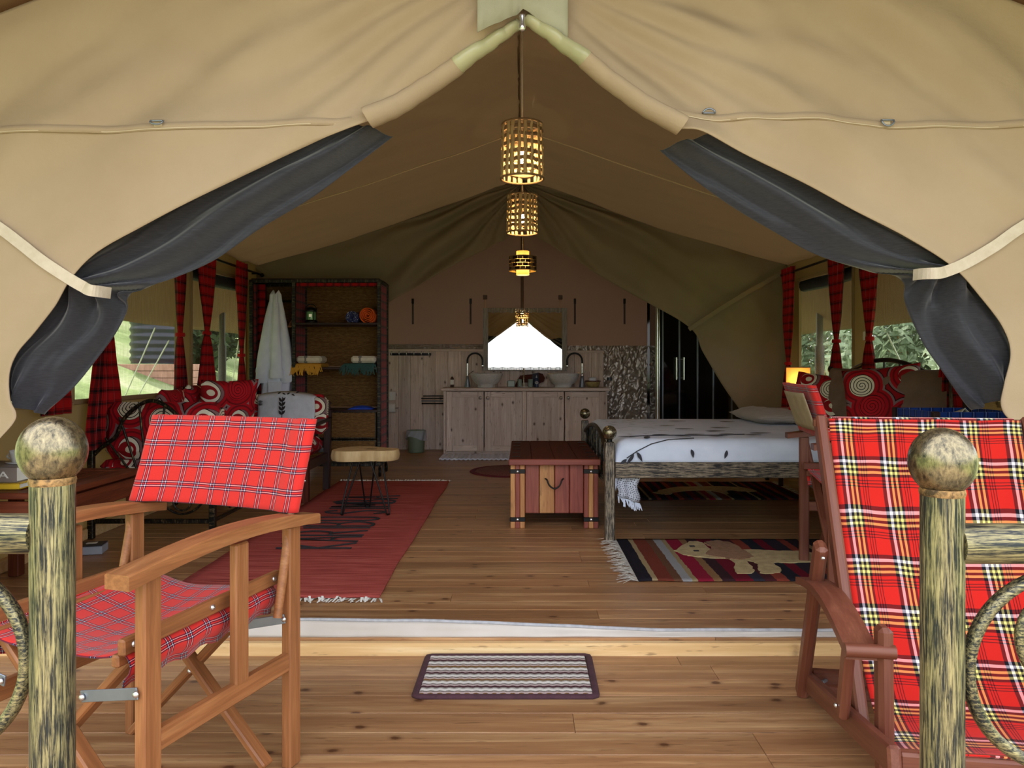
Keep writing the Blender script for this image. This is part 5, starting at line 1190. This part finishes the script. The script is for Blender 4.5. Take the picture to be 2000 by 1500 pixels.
for k, px in enumerate((950, 1100)):
    x = VC(px, 8.36); side = ('left', 'right')[k]
    t = thing('stone_basin', 'round grey hammered stone basin on the %s of the worktop' % side, 'basin', (x, 8.36, ZW), 0, None)
    MB().lathe([(.095, 0), (.10, .015), (.094, .026), (.13, .05), (.165, .095), (.182, .145), (.184, .158), (.176, .160), (.170, .145), (.15, .09), (.10, .05), (1e-5, .040)], 40).build('bowl', 'basin', t)
    MB().lathe([(1e-5, .043), (.022, .044), (.024, .040)], 16).build('drain', 'chrome', t)
    sx = -1 if k == 0 else 1
    t = thing('basin_tap', 'tall gooseneck chrome tap beside the %s basin' % side, 'tap', (x+sx*.215, 8.38, ZW))
    MB().lathe([(.036, 0), (.030, .03), (.020, .09), (.017, .125), (.012, .130)], 20).build('base', 'steel', t)
    d = -sx
    MB().tube([(0, 0, .12), (0, 0, .27)], .0105, 12).build('riser', 'chrome', t)
    MB().tube([(0, 0, .27)]+[(d*(.085-.085*math.cos(a)), 0, .30+.085*math.sin(a)) for a in [PI*i/14 for i in range(15)]]+[(d*.17, 0, .25)], .0105, 12).build('spout', 'black_metal', t)
    MB().lathe([(.010, -.03), (.014, -.02), (.013, .0)], 12).build('nozzle', 'chrome', t, loc=(d*.17, 0, .25))
    MB().tube([(d*.012, -.01, .145), (d*.07 if k == 0 else -d*.035, -.03, .185)], .0055, 8).build('lever', 'chrome', t)
def bottle(name, label, px, Y, body, neck, cap, h, r, cat='bottle'):
    t = thing(name, label, cat, (VC(px, Y), Y, ZW))
    MB().lathe([(r*.95, 0), (r, .004), (r, h*.62), (r*.8, h*.70), (r*.35, h*.76), (r*.35, h*.80)], 20).build('body', body, t)
    MB().lathe([(r*.42, h*.79), (r*.42, h*.88), (r*.22, h*.90), (r*.2, h), (1e-5, h)], 14).build('cap', cap, t); return t
b = bottle('spray_bottle', 'slim brown bottle with white label and pump left of the left basin', 883, 8.42, plain('brown_glass', '3a2622', '46302b', 5, .2), None, plain('pump', 'c9c4be', 'd6d2cc', 5, .4), .155, .020)
MB().grid(lambda u, v: (.0208*math.cos(PI+PI*u), .0208*math.sin(PI+PI*u), .03+.055*v), 10, 2).build('label', 'paper', b)
for px, lab, rr_, h, Y in ((1003, 'square grey-green soap dispenser, leftmost between the basins', .045, .085, 8.46), (1015, 'round grey-green tumbler second from left between the basins', .027, .090, 8.42), (1036, 'round grey-green tumbler beside the blue bottle', .029, .090, 8.44)):
    t = thing('bathroom_cup', lab, 'tumbler', (VC(px-(8 if rr_ > .04 else 0), Y), Y, ZW), 0, None)
    if rr_ > .04: MB().box((.02, 0, h/2-.004), (.085, .06, h-.01), .008).build('body', 'green_ceramic', t)
    else: MB().lathe([(rr_*.95, 0), (rr_, .004), (rr_, h), (rr_-.004, h), (rr_-.005, .008), (1e-5, .007)], 20).build('body', 'green_ceramic', t)
t = thing('soap_stand', 'brass chain-hung soap stand with white dish between the tumblers', 'soap stand', (VC(1023, 8.38), 8.38, ZW)); MB().lathe([(1e-5, 0), (.05, .001), (.055, .010), (.045, .008), (1e-5, .006)], 20).build('dish', 'white_ceramic', t); MB().lathe([(.006, .008), (.006, .09)], 8).build('pillar', 'gold', t)
for k in range(7): MB().ball((0, 0, .10+.018*k), .009, 10, 6).build('bead', 'gold', t)
b = bottle('lotion_bottle', 'blue lotion pump bottle with white oval mark between the basins', 1048, 8.40, plain('blue_plastic', '1f3350', '2a4266', 6, .3), None, plain('pump_grey', '8f979f', '9aa2aa', 5, .4), .135, .026)
MB().tube([(.017*math.cos(2*PI*i/20), -.0265, .052+.013*math.sin(2*PI*i/20)) for i in range(20)], .0022, 6, True).build('mark', 'paper', b); MB().box((0, -.0268, .052), (.020, .002, .004), .0005).build('mark', 'paper', b)
t = thing('animal_ornament', 'dark red carved animal ornament leaning behind the tumblers', 'ornament', (VC(1028, 8.56), 8.56, ZW))
MB().prism([(-.14, 0), (-.10, .08), (-.07, .13), (0, .14), (.08, .145), (.14, .165), (.19, .15), (.215, .10), (.20, .06), (.17, .05), (.13, .02), (.10, 0), (.06, .05), (-.04, .05), (-.08, 0)], -.012, .012).xf(Matrix.Rotation(PI/2, 4, 'X')).build('body', 'chest_lid', t)
MB().prism([(.06, .02), (.07, .15), (.14, .165), (.15, .03)], -.016, .016).xf(Matrix.Rotation(PI/2, 4, 'X')).build('ear', plain('dark_blue', '1c1e2e', '25283a', 9, .7), t)
t = thing('tissue_basket', 'small woven basket with tissues at the right end of the worktop', 'basket', (VC(1158, 8.40), 8.40, ZW))
MB().lathe([(1e-5, .003), (.062, .003), (.075, .035), (.085, .070), (.080, .070), (.070, .03), (1e-5, .012)], 24).build('basket', plain('straw', '8d7a4a', 'b09a62', 40, .8, bump=.9, bscale=90), t); MB().tube([(.084*math.cos(2*PI*i/28), .084*math.sin(2*PI*i/28), .070) for i in range(28)], .007, 7, True).build('rim', plain('straw_rim', '4f2f2a', '6b4038', 40, .8), t)
MB().grid(lambda u, v: (-.04+.08*u, .01+.05*v, .05+.06*math.sin(PI*v)+.006*nz(u*6, v*3)), 6, 6).build('tissue', 'white_cloth', t, solid=.004)
# mirror
MXc = (943+1108)/2; Ym = 8.52
t = thing('wall_mirror', 'large mirror framed with grey split sticks above the basins', 'mirror', (VC(MXc, Ym), Ym+.03, 1.04-(724-712)/F*Ym)); t.rotation_euler = (math.radians(-1.55), 0, 0)
mw, mh = (1108-943)/F*Ym, (724-601)/F*Ym
mm = N('mirror_glass'); mm.fin('f2f4f4', .01, 1)
MB().box((0, .012, mh/2), (mw-.02, .006, mh-.02), .001).build('mirror_glass', mm.m, t)
MB().box((0, .022, mh/2), (mw, .012, mh), .002).build('backing', 'blackwood', t)
M['stick'] = plain('grey_stick', '8f8a86', 'b5b0aa', 9, .8, bump=.4, bscale=60, stretch=(6, 6, 1)); rr = random.Random(4)
nst = 64
for z0, ln in ((0, .045), (mh-.055, .055)):
    for i in range(nst):
        x = -mw/2+.012+(mw-.024)*i/(nst-1); l2 = ln*(.8+.2*abs(((i*9/nst) % 1)*2-1))
        o = MB().tube([(0, 0, -l2/2), (0, 0, l2/2)], .0062, 6).build('frame_stick', 'stick', t, loc=(x, .0, (z0+l2/2 if z0 == 0 else mh-l2/2)))
for s in (-1, 1):
    for k in range(5): MB().tube([(0, 0, 0), (0, 0, mh-.004)], .0062, 6).build('frame_stick', 'stick', t, loc=(s*(mw/2-.006-.0115*k), -.004, .002))
for px in (947, 1095):
    x = VC(px, Ym)-t.location.x; MB().box((x, .006, mh+.055), (.014, .004, .12), .001).build('hanging_strap', plain('tan_strap', 'a8826a', 'b8917a', 9, .7), t); MB().box((x, .004, mh+.125), (.05, .014, .05), .006).build('hook_plate', plain('hook_brown', '57473a', '655346', 9, .7), t)
# hook rail, towel bars, paper rolls, bin
t = thing('hook_rail', 'black rail of chrome coat hooks at the left end of the panelling', 'hook rail', (VC(802, 8.60), 8.60, at(0, 692, 8.6).z)); MB().box((0, .012, 0), (.475, .016, .028), .004).build('rail_plate', 'black_metal', t)
for k in range(6): MB().tube(cr([(-.215+.086*k, .0, -.01), (-.215+.086*k, -.022, -.012), (-.215+.086*k, -.03, .012), (-.215+.086*k, -.024, .036)], 10), .005, 8).build('hook', 'chrome', t)
t = thing('towel_rail', 'four-bar swivel towel rail on the left side of the vanity', 'towel rail', (xa-.005, YV+.28, at(0, 783, 8.2).z))
for k, z in enumerate((.045, .018, -.012, -.042)): MB().tube([(0, 0, z), (-.275 if k else -.25, -.03+.02*k, z)], .007, 8).build('bar', 'steel' if k == 2 else 'black_metal', t)
MB().box((-.006, 0, 0), (.012, .03, .13), .003).build('wall_plate', 'chrome', t)
for k, (px, py, ax) in enumerate(((764, 773, 0), (764, 797, 1))):
    t = thing('toilet_roll', ('upright toilet roll on the upper holder beside the wardrobe', 'toilet roll on the lower holder beside the wardrobe')[k], 'toilet roll', at(px, py, 8.55))
    r_ = MB().lathe([(.018, -.05), (.054, -.05), (.056, -.046), (.056, .046), (.054, .05), (.018, .05)], 24).build('paper', 'paper', t)
    if k: r_.rotation_euler = (0, PI/2, 0)
    MB().tube([(0, .06, .0), (0, 0, 0), (0, 0, .08)] if k == 0 else [(.075, .07, 0), (.075, 0, 0), (-.06, 0, 0)], .006, 8).build('holder', 'chrome', t)
t = thing('waste_bin', 'grey-green bin with clear plastic liner left of the vanity', 'bin', (VC(813, 8.36), 8.36, FZ))
MB().lathe([(1e-5, .004), (.088, .004), (.09, .01), (.098, .24), (.100, .25), (.094, .25), (.09, .02), (1e-5, .02)], 28).build('bucket', plain('bin_green', '6c7a66', '77856f', 5, .5), t)
lm = N('liner_film'); tr = lm.n('BsdfTransparent'); ms = lm.n('MixShader'); ms.inputs[0].default_value = .55; lm.fin('c3c9d2', .25, 0, .6); lm.bump(lm.noise(lm.co('Object'), 30, 4), .8, .02); lm.l(tr.outputs[0], ms.inputs[1]); lm.l(lm.b.outputs[0], ms.inputs[2]); lm.l(ms.outputs[0], lm.out.inputs[0])
MB().grid(lambda u, v: (lambda a: ((.104+.012*v+.006*math.sin(a*9+v*4))*math.cos(a), (.104+.012*v+.006*math.sin(a*9+v*4))*math.sin(a), .252-.115*v*(.55+.45*math.sin(a+5.2)**2)))(2*PI*u), 60, 10).build('liner', lm.m, t)

# ------------------------------------------------------------------ smoked glass shower cabin
t = thing('shower_cabin', 'black smoked-glass shower cabin with chrome frame in the rear right corner', 'shower cabin', (1.46, 8.0, FZ))
Xs = [0, .055, .235, .43, .60, .80, .97]
MB().lathe([(.026, 0), (.026, 2.02)], 16).build('corner_post', 'chrome', t)
MB().box((.50, .34, .06), (1.04, .70, .12), .02).build('tray', 'white_ceramic', t)
for a, b in zip(Xs[1:], Xs[2:]): MB().box(((a+b)/2, .015+.0*a, 1.07), (b-a-.006, .008, 1.90), .002).build('glass_panel', 'glassdark', t)
MB().box((.02, .36, 1.07), (.008, .66, 1.90), .002).build('glass_panel', 'glassdark', t)
for x in Xs[1:]: stick('frame_bar', 'steel', t, (x, .008, .12), (x, .008, 2.02), .014, .016, (1, 0, 0))
stick('frame_bar', 'steel', t, (.02, .01, 2.02), (1.0, .01, 2.02), .02, .03)
MB().box((.5, .68, 1.07), (1.0, .01, 1.90), .002).build('back_panel', 'glassdark', t)
for x, sx in ((.235, -1), (.235, 1)):
    xx = x+sx*.040; z0 = at(0, 740, 8.0).z-FZ; z1 = at(0, 700, 8.0).z-FZ
    MB().tube([(xx, -.035, z0-.01), (xx, -.035, z1+.01)], .009, 10).build('door_handle', 'chrome', t)
    for z in (z0+.01, z1-.01): MB().tube([(xx, -.035, z), (xx-sx*.026, .012, z)], .006, 8).build('handle_stub', 'chrome', t)

# ------------------------------------------------------------------ pendant lamps along the ridge
def basket_lamp(label, y, d, h, zc_, seed):
    t = thing('pendant_lamp', label, 'pendant lamp', (.0, y, 0), .3*seed, 'woven pendant lamps'); R = d/2; z0, z1 = zc_-h/2, zc_+h/2; rr = random.Random(seed)
    n = 19
    for i in range(n):
        a = 2*PI*(i+rr.uniform(-.22, .22))/n; wv = .0075+rr.random()*.0065
        mb = MB(); P = []
        for k in range(8):
            z = z0+(z1-z0)*k/7; rk = R*(1.03-.06*k/7)+.002*(-1)**(i+k); aa = a+rr.uniform(-.03, .03)
            P.append((rk*math.cos(aa), rk*math.sin(aa), z))
        mb.tube(P, [wv]*8, 6, flat=.28, upv=(-math.sin(a), math.cos(a), 0)); mb.build('upright_strip', 'lamp_reed', t)
    for k in range(6):
        if k == 3 and seed == 2: pass
        z = z0+h*(.16+.80*k/5.4)+rr.uniform(-.008, .008); rk = R*(1.0)
        MB().tube([((rk-.004+.004*(-1)**(i+k))*math.cos(2*PI*i/44), (rk-.004+.004*(-1)**(i+k))*math.sin(2*PI*i/44), z+.003*math.sin(i*.6+k)) for i in range(44)], .011, 6, True, .25, (0, 0, 1)).build('woven_strip', 'lamp_bark', t)
    for z in (z0, z1): MB().tube([(R*(1.03 if z == z0 else .97)*math.cos(2*PI*i/40), R*(1.03 if z == z0 else .97)*math.sin(2*PI*i/40), z) for i in range(40)], .006, 8, True).build('hoop', 'lamp_bark', t)
    MB().tube([(0, 0, zc_+.02), (0, 0, RIDGE-.03)], .0035 if seed > 1 else .005, 6).build('cord', plain('cord', 'd2c6b0', 'ddd2bd', 9, .8), t)
    MB().lathe([(.014, zc_+.0), (.016, zc_+.05), (.010, zc_+.06)], 12).build('socket', 'paper', t)
    MB().lathe([(1e-5, zc_-.072), (.012, zc_-.066), (.014, zc_-.03), (.012, zc_), (1e-5, zc_)], 12).build('bulb', emit('bulb_glow', (1, .70, .40, 1), 110), t)
    MB().tube([(-R*.97, 0, z1), (R*.97, 0, z1)], .004, 6).build('spreader', 'lamp_bark', t)
basket_lamp('woven reed pendant lamp nearest the tent opening, largest of the three', 3.80, .212, .275, 2.128, 1)
basket_lamp('woven reed pendant lamp in the middle, second along the ridge', 5.26, .214, .262, 2.104, 2)
t = thing('pendant_lamp', 'two-tier pendant lamp with dark woven drum over cream cylinder, farthest back', 'pendant lamp', (VC(1021, 7.7), 7.7, 0), 0, 'woven pendant lamps')
z0 = at(0, 537, 7.7).z; z1 = at(0, 491, 7.7).z; s_ = N('lit_paper'); s_.put(s_.b.inputs['Base Color'], 'ead8aa'); tt = s_.n('BsdfTranslucent'); s_.put(tt.inputs[0], 'f8e4b4'); ms = s_.n('MixShader'); ms.inputs[0].default_value = .65; s_.l(s_.b.outputs[0], ms.inputs[1]); s_.l(tt.outputs[0], ms.inputs[2]); s_.l(ms.outputs[0], s_.out.inputs[0])
MB().lathe([(.066, z0), (.066, z1)], 28).build('inner_shade', s_.m, t, solid=.002)
bpy.data.objects[t.children[0].name].data.polygons[0].use_smooth = True
zz0, zz1 = at(0, 529, 7.7).z, at(0, 502, 7.7).z
MB().tube([(.140*math.cos(2*PI*i/36), .140*math.sin(2*PI*i/36), zz1) for i in range(36)], .006, 6, True).build('hoop', 'lamp_bark', t); MB().tube([(.140*math.cos(2*PI*i/36), .140*math.sin(2*PI*i/36), zz0) for i in range(36)], .006, 6, True).build('hoop', 'lamp_reed', t)
rr = random.Random(8)
for k in range(4):
    for i in range(16):
        a = 2*PI*(i+.5*(k % 2))/16; z = zz0+(zz1-zz0)*(k+.5)/4
        o = MB().box((0, 0, 0), (.054, .006, (zz1-zz0)/4-.002), .002).build('woven_tile', 'blackwood' if (i+k) % 2 else 'lamp_bark', t, loc=(.140*math.cos(a), .140*math.sin(a), z), rot=(0, 0, a+PI/2))
MB().tube([(0, 0, z1-.05), (0, 0, RIDGE-.03)], .004, 6).build('cord', 'strap', t); MB().ball((0, 0, (z0+z1)/2), .032, 14, 10).build('bulb', emit('drum_bulb', (1, .88, .66, 1), 90), t)
MB().tube([(-.135, 0, zz1), (.135, 0, zz1)], .004, 6).build('spreader', 'lamp_bark', t)

# ------------------------------------------------------------------ outside
t = thing('water_tank', 'black ribbed plastic water tank on a brick plinth beyond the left window', 'water tank', (-8.35, 17.0, 1.06)); prof_ = [(.55, 0)]
for k in range(9): z = .05+.165*k; prof_ += [(.545, z), (.575, z+.04), (.575, z+.08), (.545, z+.12)]
prof_ += [(.54, 1.56), (.38, 1.72), (.22, 1.78), (1e-5, 1.78)]
MB().lathe(prof_, 36).build('tank_body', plain('tank_plastic', '12161f', '1a1f2b', 3, .35), t); MB().lathe([(.2, 1.77), (.22, 1.80), (.2, 1.84), (1e-5, 1.85)], 20).build('lid', 'black_metal', t)
t = thing('brick_plinth', 'brick plinth under the black water tank', 'plinth', (-8.35, 17.0, .12)); M['brick'] = plain('brick', '9c7460', 'b58a74', 7, .9)
for r in range(6):
    for i in range(8): MB().box((-.74+.2*i+(.08 if r % 2 else 0), -.62, .08+.155*r), (.20, .1, .145), .006).build('brick', 'brick', t)
    for i in range(6): MB().box((.66, -.50+.21*i, .08+.155*r), (.1, .20, .145), .006).build('brick', 'brick', t)
MB().box((-.0, 0, .46), (1.24, 1.16, .92), .01).build('core', 'brick', t)
def pole(label, px, Y, z0, z1, r=.030):
    X = (px-1020)/F*Y; t = thing('fly_pole', label, 'pole', (X, Y, z0)); MB().lathe([(r, 0), (r, (z1-z0)*.82)], 14).build('lower_tube', plain('pole_paint', '3d3a34', '4a463f', 6, .6), t); MB().lathe([(r*.72, (z1-z0)*.80), (r*.72, z1-z0)], 14).build('upper_tube', plain('pole_paint2', '3d3a34', '4a463f', 6, .6), t)
pole('dark telescopic pole holding the fly sheet outside the left rear window', 434, 8.3, -.42, 1.62, .042)
pole('dark pole holding the fly sheet outside the right rear window', 1601, 8.4, -.42, 1.62, .05)
for k, (a, b, side) in enumerate(((at(303, 640, 7.2), at(246, 770, 8.5), 'left'), (at(330, 665, 7.2), at(272, 770, 8.7), 'left'), (at(466, 665, 8.6), at(452, 765, 9.2), 'left'), (at(1732, 650, 6.6), at(1790, 770, 7.4), 'right'))):
    d = (b-a).normalized(); e = a+d*((a.z+.40)/-d.z) if d.z < 0 else b; s0 = a
    o = MB().tube([s0, e], .006, 6).build('guy_rope', plain('rope', 'c9c8c2', 'd8d7d0', 9, .8)); tag(o, ('pale guy rope slanting in front of the water tank, left one', 'pale guy rope slanting in front of the water tank, right one', 'pale guy rope near the wardrobe end of the left windows', 'pale guy rope outside the right front window')[k], 'guy rope')
def bush(name, label, cat, loc, r, h, n, seed, c1, c2, trunk=0, group=None):
    t = thing(name, label, cat, loc, 0, group); rr = random.Random(seed); mb = MB()
    for i in range(n):
        a = rr.uniform(0, 2*PI); u = rr.uniform(-1, 1); q = rr.random()**.35; s_ = math.sqrt(1-u*u)
        lump = 1+.35*nz(math.cos(a)*2+seed, math.sin(a)*2, u*2)
        p = Vector((r*q*s_*math.cos(a)*lump, r*q*s_*math.sin(a)*lump, trunk+h*.5+h*.5*q*u*lump)); d = Vector((rr.uniform(-1, 1), rr.uniform(-1, 1), rr.uniform(-.8, .8))).normalized(); e = d.orthogonal().normalized(); l = rr.uniform(.08, .17)*(1+r*.12)
        mb.add([p-d*l, p+e*l*.45, p+d*l, p-e*l*.45], [(0, 1, 2, 3)])
    lv = N('leaf_%d' % seed); f = lv.noise(lv.co('Object'), 2.2, 4); lv.fin(lv.ramp(f, [(.3, c1), (.7, c2)]), .7, 0, .3); tr = lv.n('BsdfTranslucent'); lv.put(tr.inputs[0], c2); ms = lv.n('MixShader'); ms.inputs[0].default_value = .35; lv.l(lv.b.outputs[0], ms.inputs[1]); lv.l(tr.outputs[0], ms.inputs[2]); lv.l(ms.outputs[0], lv.out.inputs[0])
    f_ = mb.build('foliage', lv.m, t); f_['kind'] = 'stuff'
    tk = MB()
    for k in range(5): a = k*1.256; tk.tube([(.05*math.cos(a), .05*math.sin(a), -.1), (.12*r*math.cos(a), .12*r*math.sin(a), trunk+h*.3), (r*.5*math.cos(a), r*.5*math.sin(a), trunk+h*.75)], [.05, .035, .012], 6)
    tk.build('stems', 'bark', t)
def gz(x, y): return -.42+(.34*max(0, -5-x)**1.05 if x < 0 else 1.6*max(0, (x-5)/26)**1.15)
for k, (x, y, r, h, c1, c2, lab) in enumerate(((6.9, 9.6, 1.3, 2.5, '6c7a5c', 'b9c2a4', 'pale green bush outside the right front window, nearest the tent'), (8.8, 12.6, 1.6, 3.2, '5d6e52', 'a9b795', 'grey-green bush behind the nearest one outside the right windows'), (9.0, 17.2, 1.7, 3.4, '4f6148', '97a886', 'dense bush seen past the right rear window post'), (13.0, 15.4, 2.2, 4.6, '586a4c', '9fae88', 'tall bush farthest right beyond the right windows'), (8.2, 22.2, 2.0, 3.8, '4d5e45', '8fa07c', 'bush far beyond the right rear window'),
                                              (-10.6, 24.0, 1.6, 3.0, '2f3d28', '56683f', 'dark bush far behind the water tank'), (-8.6, 19.8, 1.1, 2.2, '28351f', '4f603a', 'dark trees seen through the left rear window'), (-20.5, 25.0, 2.4, 3.0, '5d7040', '93a564', 'light green bush up the slope beyond the left window'))):
    bush('shrub', lab, 'bush', (x, y, gz(x, y)), r, h, 3400, 40+k, c1, c2, 0, 'shrubs around the tent')
